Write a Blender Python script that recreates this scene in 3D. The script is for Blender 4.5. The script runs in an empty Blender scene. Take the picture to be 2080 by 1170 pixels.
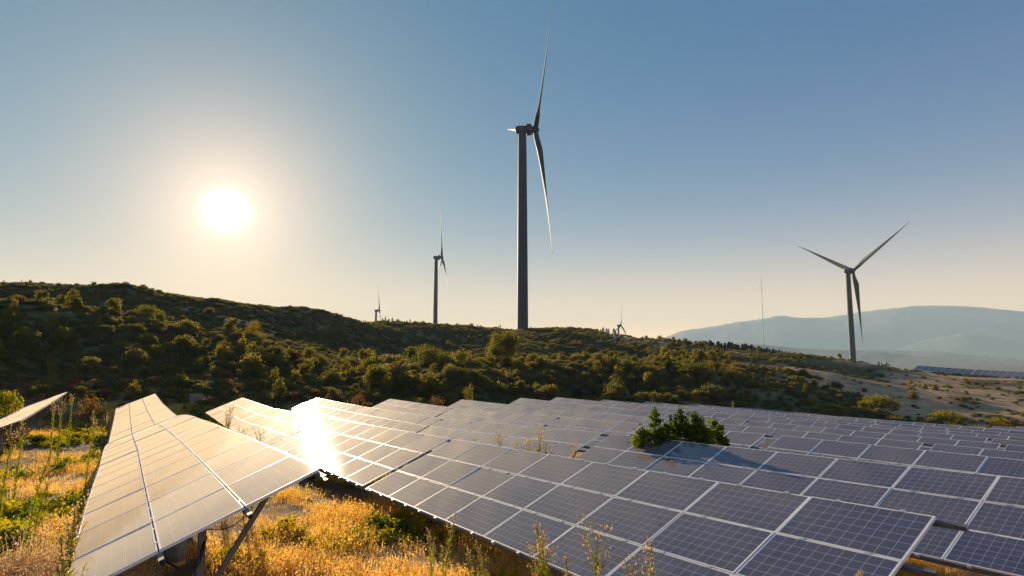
import bpy, math, random
import numpy as np
from mathutils import Matrix, Vector, Euler

rng = np.random.default_rng(7)
random.seed(7)
scene = bpy.context.scene
col = scene.collection

# ------------------------------------------------------------------ camera
CZ = 5.0                       # eye height above the scene's datum
FPX = 1224.13                  # focal length in pixels of a 2080 wide frame
PITCH = math.atan(130.0 / FPX)
cam_data = bpy.data.cameras.new('camera')
cam_data.sensor_width = 36.0
cam_data.lens = FPX / 2080.0 * 36.0
cam_data.clip_start = 0.1
cam_data.clip_end = 60000.0
cam = bpy.data.objects.new('camera', cam_data)
col.objects.link(cam)
cam.location = (0, 0, CZ)
cam.rotation_euler = (math.pi / 2 + PITCH, 0, 0)
scene.camera = cam

# ------------------------------------------------------------------ world, sun, exposure
SUN_EL = math.radians(12.08)
SUN_AZ = math.radians(-25.8)   # from +Y towards +X
SUN = Vector((math.sin(SUN_AZ) * math.cos(SUN_EL), math.cos(SUN_AZ) * math.cos(SUN_EL), math.sin(SUN_EL)))

world = bpy.data.worlds.new('World')
scene.world = world
world.use_nodes = True
wn = world.node_tree.nodes
wl = world.node_tree.links
wn.clear()


def wnode(t, **kw):
    n = wn.new(t)
    for k, v in kw.items():
        setattr(n, k, v)
    return n


def wmath(op, a, b=None):
    n = wnode('ShaderNodeMath', operation=op)
    for i, v in enumerate((a, b)):
        if v is None:
            continue
        if isinstance(v, (int, float)):
            n.inputs[i].default_value = v
        else:
            wl.new(v, n.inputs[i])
    return n.outputs[0]


sky = wnode('ShaderNodeTexSky', sky_type='NISHITA')
sky.sun_disc = False
sky.sun_elevation = SUN_EL
sky.sun_rotation = SUN_AZ
sky.altitude = 200.0
sky.air_density = 1.0
sky.dust_density = 0.0
sky.ozone_density = 4.0
tc = wnode('ShaderNodeTexCoord')
dot = wnode('ShaderNodeVectorMath', operation='DOT_PRODUCT')
wl.new(tc.outputs['Generated'], dot.inputs[0])
dot.inputs[1].default_value = SUN
theta = wmath('ARCCOSINE', wmath('MINIMUM', dot.outputs['Value'], 0.999999))
sepd = wnode('ShaderNodeSeparateXYZ')
wl.new(tc.outputs['Generated'], sepd.inputs[0])
elev = wmath('ARCSINE', wmath('MAXIMUM', sepd.outputs[2], 0.0))


def wscale(f, c):
    n = wnode('ShaderNodeVectorMath', operation='SCALE')
    n.inputs[0].default_value = c
    wl.new(f, n.inputs['Scale'])
    return n.outputs[0]


def wadd(a, b):
    n = wnode('ShaderNodeVectorMath', operation='ADD')
    wl.new(a, n.inputs[0])
    wl.new(b, n.inputs[1])
    return n.outputs[0]


# thick evening air: the sky model, softened, a warm band towards the horizon and an aureole round the low sun
gam = wnode('ShaderNodeGamma')
gam.inputs['Gamma'].default_value = 0.496
wl.new(sky.outputs[0], gam.inputs[0])
tint = wnode('ShaderNodeVectorMath', operation='MULTIPLY')
tint.inputs[1].default_value = (0.0, 0.50, 1.10)
wl.new(gam.outputs[0], tint.inputs[0])
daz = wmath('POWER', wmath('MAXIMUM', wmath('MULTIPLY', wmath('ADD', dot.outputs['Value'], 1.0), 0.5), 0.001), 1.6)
side = wmath('ADD', wmath('MULTIPLY', daz, 0.05), 0.95)     # only the warm bands fade slightly away from the sun
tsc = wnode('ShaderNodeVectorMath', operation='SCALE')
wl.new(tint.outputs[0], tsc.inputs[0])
wl.new(wmath('ADD', wmath('MULTIPLY', daz, -0.42), 1.42), tsc.inputs['Scale'])  # blue sky brightened opposite the sun, fill added for the shaded hills
band = wscale(wmath('MULTIPLY', side, wmath('EXPONENT', wmath('DIVIDE', elev, -0.060))), (24.0, 10.2, 0.3))
band2 = wscale(wmath('MULTIPLY', side, wmath('EXPONENT', wmath('DIVIDE', elev, -0.17))), (2.4, 2.1, 0.8))
aure = wscale(wmath('EXPONENT', wmath('DIVIDE', theta, -0.105)), (10.4, 4.6, 1.2))
core = wscale(wmath('EXPONENT', wmath('MULTIPLY', wmath('POWER', wmath('DIVIDE', theta, 0.0175), 2.0), -1.0)), (60.0, 52.0, 40.0))
veil = wscale(wmath('EXPONENT', wmath('DIVIDE', theta, -0.42)), (0.80, 1.55, 0.50))
ring = wscale(wmath('EXPONENT', wmath('DIVIDE', theta, -0.045)), (1.0, 2.6, 3.4))
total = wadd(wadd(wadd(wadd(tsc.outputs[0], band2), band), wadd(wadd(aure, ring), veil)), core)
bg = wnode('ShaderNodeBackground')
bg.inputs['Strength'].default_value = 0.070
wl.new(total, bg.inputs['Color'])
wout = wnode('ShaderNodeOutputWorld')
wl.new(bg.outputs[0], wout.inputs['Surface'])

sun_data = bpy.data.lights.new('sun', 'SUN')
sun_data.energy = 5.0
sun_data.angle = math.radians(0.53)
sun_data.color = (1.0, 0.76, 0.47)
sun = bpy.data.objects.new('sun', sun_data)
col.objects.link(sun)
sun.location = SUN * 100
sun.rotation_euler = SUN.to_track_quat('Z', 'Y').to_euler()

scene.view_settings.view_transform = 'Standard'
scene.view_settings.look = 'None'
scene.view_settings.exposure = 1.12
scene.view_settings.gamma = 1.0
scene.view_settings.use_curve_mapping = False
scene.render.engine = 'CYCLES'
scene.cycles.use_denoising = True
scene.cycles.max_bounces = 6
scene.cycles.diffuse_bounces = 2
scene.cycles.glossy_bounces = 3
scene.cycles.transmission_bounces = 4
scene.cycles.volume_bounces = 4
scene.cycles.caustics_reflective = False
scene.cycles.caustics_refractive = False
scene.cycles.sample_clamp_indirect = 6.0


# ------------------------------------------------------------------ helpers
def ray(px, py):
    c, s = math.cos(PITCH), math.sin(PITCH)
    dx = (px - 1040.0) / FPX
    up = (585.0 - py) / FPX
    return np.array([dx, c - up * s, s + up * c])


def at(px, py, D):
    """World point seen at a pixel of the 2080x1170 photograph, D metres away over the ground."""
    d = ray(px, py)
    p = d * D / math.hypot(d[0], d[1])
    return np.array([p[0], p[1], p[2] + CZ])


def tag(o, label=None, cat=None, group=None, kind=None):
    if label:
        o['label'] = label
    if cat:
        o['category'] = cat
    if group:
        o['group'] = group
    if kind:
        o['kind'] = kind
    return o


def link(o, parent=None):
    col.objects.link(o)
    if parent is not None:
        o.parent = parent
    return o


def obj(name, me, parent=None, mat=None):
    o = bpy.data.objects.new(name, me)
    if mat is not None and len(me.materials) == 0:
        me.materials.append(mat)
    return link(o, parent)


def empty(name, loc=(0, 0, 0), rz=0.0):
    o = bpy.data.objects.new(name, None)
    o.empty_display_size = 0.3
    o.location = loc
    o.rotation_euler = (0, 0, rz)
    return link(o)


def np_mesh(name, V, F, mats=(), smooth=False, midx=None):
    me = bpy.data.meshes.new(name)
    V = np.asarray(V, np.float32)
    F = [np.asarray(f, np.int32) for f in (F if isinstance(F, (list, tuple)) and len(F) and np.ndim(F[0]) == 2 else [F])]
    F = [f for f in F if len(f)]
    me.vertices.add(len(V))
    me.vertices.foreach_set('co', V.ravel())
    tot = sum(f.size for f in F)
    me.loops.add(tot)
    me.loops.foreach_set('vertex_index', np.concatenate([f.ravel() for f in F]))
    npoly = sum(len(f) for f in F)
    me.polygons.add(npoly)
    sizes = np.concatenate([np.full(len(f), f.shape[1], np.int32) for f in F])
    me.polygons.foreach_set('loop_start', np.concatenate([[0], np.cumsum(sizes)[:-1]]).astype(np.int32))
    if midx is not None:
        me.polygons.foreach_set('material_index', np.asarray(midx, np.int32))
    me.polygons.foreach_set('use_smooth', np.full(npoly, smooth, bool))
    me.update(calc_edges=True)
    me.validate()
    for m in mats:
        me.materials.append(m)
    return me


class MB:
    """Collects boxes and tubes as one mesh."""
    def __init__(self):
        self.v, self.f4, self.f3 = [], [], []
        self.n = 0

    def add(self, V, F):
        V = np.asarray(V, float)
        for f in F:
            (self.f4 if len(f) == 4 else self.f3).append([i + self.n for i in f])
        self.v.append(V)
        self.n += len(V)

    def box(self, a, b, M=None):
        (x0, y0, z0), (x1, y1, z1) = a, b
        V = np.array([(x0, y0, z0), (x1, y0, z0), (x1, y1, z0), (x0, y1, z0), (x0, y0, z1), (x1, y0, z1), (x1, y1, z1), (x0, y1, z1)], float)
        if M is not None:
            V = V @ np.array(M)[:3, :3].T + np.array(M)[:3, 3]
        self.add(V, [(0, 3, 2, 1), (4, 5, 6, 7), (0, 1, 5, 4), (1, 2, 6, 5), (2, 3, 7, 6), (3, 0, 4, 7)])

    def bar(self, p, q, w, h, up=(0, 0, 1)):
        p, q = np.array(p, float), np.array(q, float)
        d = (q - p) / np.linalg.norm(q - p)
        u = np.cross(np.cross(d, np.array(up, float)), d)
        u /= np.linalg.norm(u)
        s = np.cross(d, u)
        V = []
        for e in (p, q):
            for a, b in ((-1, -1), (1, -1), (1, 1), (-1, 1)):
                V.append(e + s * a * w / 2 + u * b * h / 2)
        self.add(V, [(0, 1, 2, 3), (7, 6, 5, 4), (0, 4, 5, 1), (1, 5, 6, 2), (2, 6, 7, 3), (3, 7, 4, 0)])

    def tube(self, pts, rad, seg=8, cap=True):
        pts = np.array(pts, float)
        rad = np.broadcast_to(np.array(rad, float), (len(pts),))
        n = len(pts)
        V = []
        ref = np.array([0.0, 0.0, 1.0])
        for i in range(n):
            d = pts[min(i + 1, n - 1)] - pts[max(i - 1, 0)]
            d /= np.linalg.norm(d) + 1e-9
            r = ref if abs(d @ ref) < 0.95 else np.array([1.0, 0, 0])
            u = np.cross(d, r)
            u /= np.linalg.norm(u)
            w = np.cross(d, u)
            for k in range(seg):
                a = 2 * math.pi * k / seg
                V.append(pts[i] + rad[i] * (u * math.cos(a) + w * math.sin(a)))
        F = []
        for i in range(n - 1):
            for k in range(seg):
                a, b = i * seg + k, i * seg + (k + 1) % seg
                F.append((a, b, b + seg, a + seg))
        if cap:
            V += [pts[0], pts[-1]]
            c0, c1 = len(V) - 2, len(V) - 1
            for k in range(seg):
                F.append(((k + 1) % seg, k, c0))
                F.append(((n - 1) * seg + k, (n - 1) * seg + (k + 1) % seg, c1))
        self.add(V, F)

    def mesh(self, name, mats=(), smooth=False):
        V = np.concatenate(self.v)
        F = []
        if self.f4:
            F.append(np.array(self.f4))
        if self.f3:
            F.append(np.array(self.f3))
        return np_mesh(name, V, F, mats, smooth)


# ---- numpy noise
_P = rng.permutation(4096)
_H = rng.random(4096) * 2 - 1


def vnoise(x, y, seed=0):
    xi, yi = np.floor(x).astype(int), np.floor(y).astype(int)
    fx, fy = x - xi, y - yi
    fx, fy = fx * fx * fx * (fx * (fx * 6 - 15) + 10), fy * fy * fy * (fy * (fy * 6 - 15) + 10)

    def hsh(a, b):
        return _H[_P[(_P[(a + seed * 131) & 4095] + b) & 4095]]
    return (hsh(xi, yi) * (1 - fx) + hsh(xi + 1, yi) * fx) * (1 - fy) + (hsh(xi, yi + 1) * (1 - fx) + hsh(xi + 1, yi + 1) * fx) * fy


def fbm(x, y, s, seed=0, octv=4):
    x, y = np.asarray(x, float) / s, np.asarray(y, float) / s
    o, a = 0.0, 0.5
    for k in range(octv):
        o = o + a * vnoise(x, y, seed + k)
        x, y, a = x * 2.03 + 7.1, y * 2.03 + 3.7, a * 0.5
    return o


def sstep(a, b, x):
    t = np.clip((np.asarray(x, float) - a) / (b - a), 0, 1)
    return t * t * (3 - 2 * t)


class TPS:
    def __init__(self, P, z, scale, lam=0.0):
        self.P = np.asarray(P, float) / scale
        self.s = scale
        n = len(self.P)
        d = np.hypot(*(self.P[:, None] - self.P[None]).transpose(2, 0, 1))
        A = np.zeros((n + 3, n + 3))
        A[:n, :n] = self.phi(d) + lam * np.eye(n)
        A[:n, n] = 1
        A[:n, n + 1:] = self.P
        A[n:, :n] = A[:n, n:].T
        self.w = np.linalg.solve(A, np.r_[np.asarray(z, float), 0, 0, 0])

    @staticmethod
    def phi(d):
        return d * d * np.log(d + 1e-9)

    def __call__(self, Q):
        Q = np.asarray(Q, float) / self.s
        out = np.empty(len(Q))
        n = len(self.P)
        for a in range(0, len(Q), 8000):
            q = Q[a:a + 8000]
            d = np.sqrt((q[:, None, 0] - self.P[None, :, 0]) ** 2 + (q[:, None, 1] - self.P[None, :, 1]) ** 2)
            out[a:a + 8000] = self.phi(d) @ self.w[:n] + self.w[n] + q @ self.w[n + 1:]
        return out


# ------------------------------------------------------------------ materials
def new_mat(name):
    m = bpy.data.materials.new(name)
    m.use_nodes = True
    nt = m.node_tree
    nt.nodes.clear()
    out = nt.nodes.new('ShaderNodeOutputMaterial')
    return m, nt, out


class NT:
    def __init__(self, nt):
        self.nt = nt

    def n(self, t, **kw):
        x = self.nt.nodes.new(t)
        for k, v in kw.items():
            setattr(x, k, v)
        return x

    def l(self, a, b):
        if isinstance(a, (int, float)):
            b.default_value = a
        elif isinstance(a, (tuple, list)):
            b.default_value = (*a, 1.0) if len(a) == 3 and b.type == 'RGBA' else a
        else:
            self.nt.links.new(a, b)

    def math(self, op, a, b=None, c=None):
        x = self.n('ShaderNodeMath', operation=op)
        for i, v in enumerate((a, b, c)):
            if v is not None:
                self.l(v, x.inputs[i])
        return x.outputs[0]

    def mix(self, f, a, b):
        x = self.n('ShaderNodeMix', data_type='RGBA')
        self.l(f, x.inputs[0])
        self.l(a, x.inputs[6])
        self.l(b, x.inputs[7])
        return x.outputs[2]

    def noise(self, vec, scale, detail=4, rough=0.55):
        x = self.n('ShaderNodeTexNoise')
        if vec is not None:
            self.l(vec, x.inputs['Vector'])
        x.inputs['Scale'].default_value = scale
        x.inputs['Detail'].default_value = detail
        x.inputs['Roughness'].default_value = rough
        return x.outputs[0]

    def ramp(self, f, stops):
        x = self.n('ShaderNodeValToRGB')
        self.l(f, x.inputs[0])
        e = x.color_ramp.elements
        while len(e) < len(stops):
            e.new(0.5)
        for k, (p, c) in enumerate(stops):
            e[k].position = p
            e[k].color = (*c, 1.0)
        return x.outputs[0]

    def bump(self, h, strength, dist):
        x = self.n('ShaderNodeBump')
        x.inputs['Strength'].default_value = strength
        x.inputs['Distance'].default_value = dist
        self.l(h, x.inputs['Height'])
        return x.outputs[0]


def simple_mat(name, color, rough=0.6, metal=0.0, var=0.25, scale=3.0, bump=0.0, spec=0.5):
    m, nt, out = new_mat(name)
    N = NT(nt)
    p = N.n('ShaderNodeBsdfPrincipled')
    t = N.n('ShaderNodeTexCoord')
    nz = N.noise(t.outputs['Object'], scale, 5)
    dark = tuple(c * (1 - var) for c in color)
    lite = tuple(min(1, c * (1 + var)) for c in color)
    N.l(N.ramp(nz, [(0.3, dark), (0.7, lite)]), p.inputs['Base Color'])
    p.inputs['Roughness'].default_value = rough
    p.inputs['Metallic'].default_value = metal
    p.inputs['Specular IOR Level'].default_value = spec
    if bump:
        N.l(N.bump(nz, 0.5, bump), p.inputs['Normal'])
    N.l(p.outputs[0], out.inputs[0])
    return m


def leaf_mat(name, c_dark, c_mid, c_light, trans=0.45, tcol=None, scale=1.5):
    m, nt, out = new_mat(name)
    N = NT(nt)
    oi = N.n('ShaderNodeObjectInfo')
    geo = N.n('ShaderNodeNewGeometry')
    nz = N.noise(geo.outputs['Position'], scale, 3)
    f = N.math('ADD', N.math('MULTIPLY', oi.outputs['Random'], 0.55), N.math('MULTIPLY', N.math('SUBTRACT', nz, 0.25), 0.9))
    c = N.ramp(f, [(0.05, c_dark), (0.45, c_mid), (0.95, c_light)])
    d = N.n('ShaderNodeBsdfPrincipled')
    N.l(c, d.inputs['Base Color'])
    d.inputs['Roughness'].default_value = 0.7
    d.inputs['Specular IOR Level'].default_value = 0.15
    t = N.n('ShaderNodeBsdfTranslucent')
    hs = N.n('ShaderNodeHueSaturation')
    hs.inputs['Hue'].default_value = 0.485
    hs.inputs['Saturation'].default_value = 1.15
    hs.inputs['Value'].default_value = 2.1
    N.l(c, hs.inputs['Color'])
    N.l(hs.outputs[0], t.inputs[0])
    mx = N.n('ShaderNodeMixShader')
    mx.inputs[0].default_value = trans
    N.l(d.outputs[0], mx.inputs[1])
    N.l(t.outputs[0], mx.inputs[2])
    N.l(mx.outputs[0], out.inputs[0])
    return m


# solar glass: cells, fingers and bus bars under a dusty glass sheet
PW, PH = 1.65, 0.992


def make_cell_mat():
    m, nt, out = new_mat('solar_cells')
    N = NT(nt)
    t = N.n('ShaderNodeTexCoord')
    s = N.n('ShaderNodeSeparateXYZ')
    N.l(t.outputs['Object'], s.inputs[0])
    oi = N.n('ShaderNodeObjectInfo')
    cp = 0.159
    u = N.math('DIVIDE', N.math('SUBTRACT', s.outputs[0], (PW - 10 * cp) / 2), cp)
    v = N.math('DIVIDE', N.math('SUBTRACT', s.outputs[1], (PH - 6 * cp) / 2), cp)

    def line(x, w):
        fr = N.math('FRACT', x)
        d = N.math('MINIMUM', fr, N.math('SUBTRACT', 1.0, fr))
        return N.math('LESS_THAN', d, w / 2)
    lu = line(u, 0.040)
    lv = line(v, 0.040)
    grid = N.math('MAXIMUM', lu, lv)
    bus = line(N.math('ADD', N.math('MULTIPLY', v, 4.0), 0.5), 0.10)
    inside = N.math('MULTIPLY',
                    N.math('MULTIPLY', N.math('GREATER_THAN', u, 0.0), N.math('LESS_THAN', u, 10.0)),
                    N.math('MULTIPLY', N.math('GREATER_THAN', v, 0.0), N.math('LESS_THAN', v, 6.0)))
    # each poly-silicon cell has its own tint
    fl = N.n('ShaderNodeCombineXYZ')
    N.l(N.math('FLOOR', u), fl.inputs[0])
    N.l(N.math('FLOOR', v), fl.inputs[1])
    N.l(N.math('MULTIPLY', oi.outputs['Random'], 97.0), fl.inputs[2])
    wn_ = N.n('ShaderNodeTexWhiteNoise', noise_dimensions='3D')
    N.l(fl.outputs[0], wn_.inputs['Vector'])
    vo = N.n('ShaderNodeTexVoronoi')
    vo.inputs['Scale'].default_value = 55.0
    N.l(t.outputs['Object'], vo.inputs['Vector'])
    cellf = N.math('ADD', N.math('MULTIPLY', wn_.outputs['Value'], 0.6), N.math('MULTIPLY', vo.outputs['Color'], 0.4))
    ccol = N.ramp(cellf, [(0.0, (0.008, 0.011, 0.055)), (0.5, (0.012, 0.016, 0.082)), (1.0, (0.022, 0.021, 0.105))])
    ccol = N.mix(N.math('MULTIPLY', bus, 0.75), ccol, (0.22, 0.24, 0.32))
    ccol = N.mix(N.math('MULTIPLY', grid, 0.9), ccol, (0.42, 0.46, 0.56))
    ccol = N.mix(inside, (0.62, 0.64, 0.68), ccol)
    # thin film of dust, heavier in blotches
    du = N.noise(t.outputs['Object'], 2.3, 5, 0.6)
    dust = N.math('MULTIPLY', N.math('ADD', 0.35, du), N.math('ADD', 0.012, N.math('MULTIPLY', oi.outputs['Random'], 0.03)))
    ccol = N.mix(dust, ccol, (0.42, 0.34, 0.25))
    p = N.n('ShaderNodeBsdfPrincipled')
    N.l(ccol, p.inputs['Base Color'])
    p.inputs['Roughness'].default_value = 0.26
    p.inputs['Specular IOR Level'].default_value = 0.0
    p.inputs['IOR'].default_value = 1.5
    p.inputs['Coat Weight'].default_value = 0.9
    p.inputs['Coat IOR'].default_value = 1.95
    N.l(N.math('ADD', 0.030, N.math('MULTIPLY', du, 0.045)), p.inputs['Coat Roughness'])
    # film of settled dust: the flatter the view, the longer the path through it and the more of it is seen
    geo = N.n('ShaderNodeNewGeometry')
    dv = N.n('ShaderNodeVectorMath', operation='DOT_PRODUCT')
    N.l(geo.outputs['Incoming'], dv.inputs[0])
    N.l(geo.outputs['Normal'], dv.inputs[1])
    nv = N.math('MAXIMUM', N.math('ABSOLUTE', dv.outputs['Value']), 0.02)
    mp = N.n('ShaderNodeMapping')
    mp.inputs['Scale'].default_value = (2.6, 0.7, 1.0)
    N.l(geo.outputs['Position'], mp.inputs['Vector'])
    st_ = N.n('ShaderNodeMapping')
    st_.inputs['Scale'].default_value = (9.0, 1.1, 1.0)
    N.l(t.outputs['Object'], st_.inputs['Vector'])
    du2 = N.math('ADD', N.math('MULTIPLY', N.noise(mp.outputs[0], 0.45, 3, 0.5), 0.65), N.math('MULTIPLY', N.noise(st_.outputs[0], 1.0, 4, 0.6), 0.35))
    tau = N.math('MULTIPLY', N.math('ADD', N.math('ADD', 0.25, du2), N.math('MULTIPLY', oi.outputs['Random'], 0.14)), 0.250)
    film = N.math('SUBTRACT', 1.0, N.math('EXPONENT', N.math('MULTIPLY', N.math('POWER', N.math('DIVIDE', tau, nv), 1.8), -1.0)))
    film = N.math('MULTIPLY', film, 0.62)
    q = N.n('ShaderNodeBsdfPrincipled')
    q.inputs['Base Color'].default_value = (0.52, 0.41, 0.28, 1)
    q.inputs['Roughness'].default_value = 0.72
    q.inputs['Specular IOR Level'].default_value = 0.12
    q.inputs['Sheen Weight'].default_value = 1.0
    q.inputs['Sheen Roughness'].default_value = 0.40
    q.inputs['Sheen Tint'].default_value = (1.0, 0.87, 0.66, 1)
    mx = N.n('ShaderNodeMixShader')
    N.l(film, mx.inputs[0])
    N.l(p.outputs[0], mx.inputs[1])
    N.l(q.outputs[0], mx.inputs[2])
    N.l(mx.outputs[0], out.inputs[0])
    return m


M_CELL = make_cell_mat()
M_ALU = simple_mat('aluminium_frame', (0.86, 0.855, 0.84), 0.45, 0.0, 0.05, 8.0)
M_BACK = simple_mat('white_backsheet', (0.66, 0.66, 0.66), 0.7, 0.0, 0.08, 2.0)
M_GALV = simple_mat('galvanised_steel', (0.17, 0.165, 0.16), 0.6, 0.3, 0.25, 14.0)
M_CLAMP = simple_mat('clamp_steel', (0.75, 0.74, 0.72), 0.35, 0.6, 0.1, 20.0)
M_CONC = simple_mat('weathered_concrete', (0.27, 0.25, 0.22), 0.9, 0.0, 0.3, 7.0, 0.01)
M_YELLOW = simple_mat('yellow_tape', (0.62, 0.42, 0.03), 0.6, 0.0, 0.15, 9.0)
M_GREEN = simple_mat('green_tape', (0.02, 0.10, 0.06), 0.6, 0.0, 0.15, 9.0)
M_RUBBER = simple_mat('black_cable', (0.012, 0.012, 0.013), 0.6, 0.0, 0.2, 9.0)
M_BACKLIT = simple_mat('backlit_turbine_paint', (0.046, 0.064, 0.084), 0.6, 0.0, 0.10, 0.25, 0.0, 0.25)  # white paint set dark slate: the backlit shade is put into the colour
M_DARK = simple_mat('generator_grey', (0.035, 0.037, 0.042), 0.5, 0.0, 0.2, 0.8)
M_RED = simple_mat('red_blade_paint', (0.50, 0.05, 0.035), 0.5, 0.0, 0.1, 0.5)
M_BARK = simple_mat('bark', (0.075, 0.055, 0.04), 0.95, 0.0, 0.35, 9.0, 0.02)
M_STEP = simple_mat('step_concrete', (0.26, 0.22, 0.15), 0.9, 0.0, 0.25, 4.0, 0.01)

M_SHRUB = leaf_mat('shrub_leaves', (0.068, 0.064, 0.022), (0.112, 0.102, 0.032), (0.175, 0.150, 0.046), 0.58, scale=0.12)
M_SCRUB = leaf_mat('low_scrub_leaves', (0.058, 0.064, 0.025), (0.094, 0.096, 0.035), (0.145, 0.130, 0.045), 0.56, scale=0.08)
M_TREE = leaf_mat('tree_leaves', (0.060, 0.066, 0.013), (0.105, 0.106, 0.020), (0.170, 0.150, 0.034), 0.60, scale=0.5)
M_YBUSH = leaf_mat('yellow_green_leaves', (0.075, 0.080, 0.014), (0.130, 0.120, 0.020), (0.210, 0.170, 0.030), 0.50, scale=0.5)
M_RUST = leaf_mat('rusty_leaves', (0.080, 0.050, 0.018), (0.128, 0.080, 0.026), (0.180, 0.115, 0.036), 0.45, scale=0.5)
M_SAPLING = leaf_mat('glossy_green_leaves', (0.035, 0.065, 0.008), (0.065, 0.110, 0.012), (0.120, 0.150, 0.020), 0.50, scale=3.0)
M_PINE = leaf_mat('pine_needles', (0.016, 0.026, 0.014), (0.026, 0.040, 0.020), (0.044, 0.054, 0.024), 0.20, scale=0.3)
M_DRY = leaf_mat('dry_grass', (0.36, 0.24, 0.062), (0.54, 0.38, 0.115), (0.65, 0.50, 0.19), 0.56, scale=0.5)
M_GRN = leaf_mat('green_grass', (0.11, 0.13, 0.014), (0.21, 0.205, 0.022), (0.36, 0.30, 0.040), 0.58, scale=0.5)
M_PALE = leaf_mat('pale_plume_grass', (0.36, 0.25, 0.12), (0.48, 0.35, 0.18), (0.62, 0.47, 0.27), 0.40, scale=0.5)
M_WEED = leaf_mat('weed_green', (0.15, 0.19, 0.022), (0.24, 0.26, 0.030), (0.33, 0.31, 0.05), 0.45, scale=3.0)
M_SEED = leaf_mat('seed_head', (0.25, 0.19, 0.075), (0.36, 0.28, 0.12), (0.48, 0.38, 0.18), 0.4, scale=3.0)

# ------------------------------------------------------------------ the solar field's own grid: row number n, station st along the row
AZ = 2.575
TILT = 0.381
T1 = np.array([-4.127, 17.581])
HV = np.array([-math.cos(AZ), math.sin(AZ)])       # across the rows, towards the far right
RV = np.array([math.sin(AZ), math.cos(AZ)])        # along a row, towards the viewer
PITCH_ROW = 6.43


def field_xy(n, st):
    return T1 + RV * st + HV * (n - 1) * PITCH_ROW


def field_ns(x, y):
    dx, dy = np.asarray(x) - T1[0], np.asarray(y) - T1[1]
    return (dx * HV[0] + dy * HV[1]) / PITCH_ROW + 1, dx * RV[0] + dy * RV[1]


EDGE = {-1: [(-47.6, -4.52), (-34, -4.50), (-20.9, -4.38), (-5, -4.1), (15, -3.7)],
        0: [(-58.3, -4.80), (-44.95, -4.75), (-31.74, -4.67), (-18.37, -4.34), (-4.82, -3.34), (8.54, -2.72), (20, -2.6)],
        1: [(-54, -5.12), (-40.67, -5.10), (-27.7, -4.99), (-13.6, -4.41), (0, -3.82), (13.3, -3.19), (25, -2.9)],
        2: [(-40.9, -5.38), (-27.6, -5.18), (-14, -4.83), (0, -4.10), (11.8, -3.62), (25, -3.2)],
        3: [(-38.9, -5.60), (-25.3, -5.41), (-11.6, -4.90), (2.5, -4.34), (9.3, -4.17), (22, -3.9)],
        4: [(-36.2, -5.75), (-22.9, -5.56), (-14, -5.31), (-2, -4.97), (6.9, -4.81), (20, -4.6)],
        5: [(-35.5, -5.80), (-22, -5.75), (-7.6, -5.55), (6, -5.35)],
        6: [(-38, -6.15), (-24.8, -6.08), (-13, -6.0), (-2.5, -5.94)],
        7: [(-37.5, -6.65), (-24.5, -6.62), (-12, -6.60)],
        8: [(-37, -7.12), (-24, -7.13), (-11, -7.0)],
        9: [(-35.3, -7.60), (-22, -7.62), (-9, -7.38)],
        10: [(-32, -8.16), (-9, -8.03)],
        11: [(-30, -8.8), (-11.5, -8.68), (5, -8.5)],
        12: [(-11, -9.06), (5, -8.9)],
        13: [(-11, -9.5), (5, -9.3)]}
_p, _z = [], []
for n_, lst in EDGE.items():
    for s_, z_ in lst:
        _p.append((n_ * PITCH_ROW, s_))
        _z.append(z_)
EDGE_TPS = TPS(_p, _z, 30.0, 1e-5)


def edge_z(n, st):
    n, st = np.atleast_1d(np.asarray(n, float)), np.atleast_1d(np.asarray(st, float))
    return EDGE_TPS(np.stack([n * PITCH_ROW, st], -1)) + CZ


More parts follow.
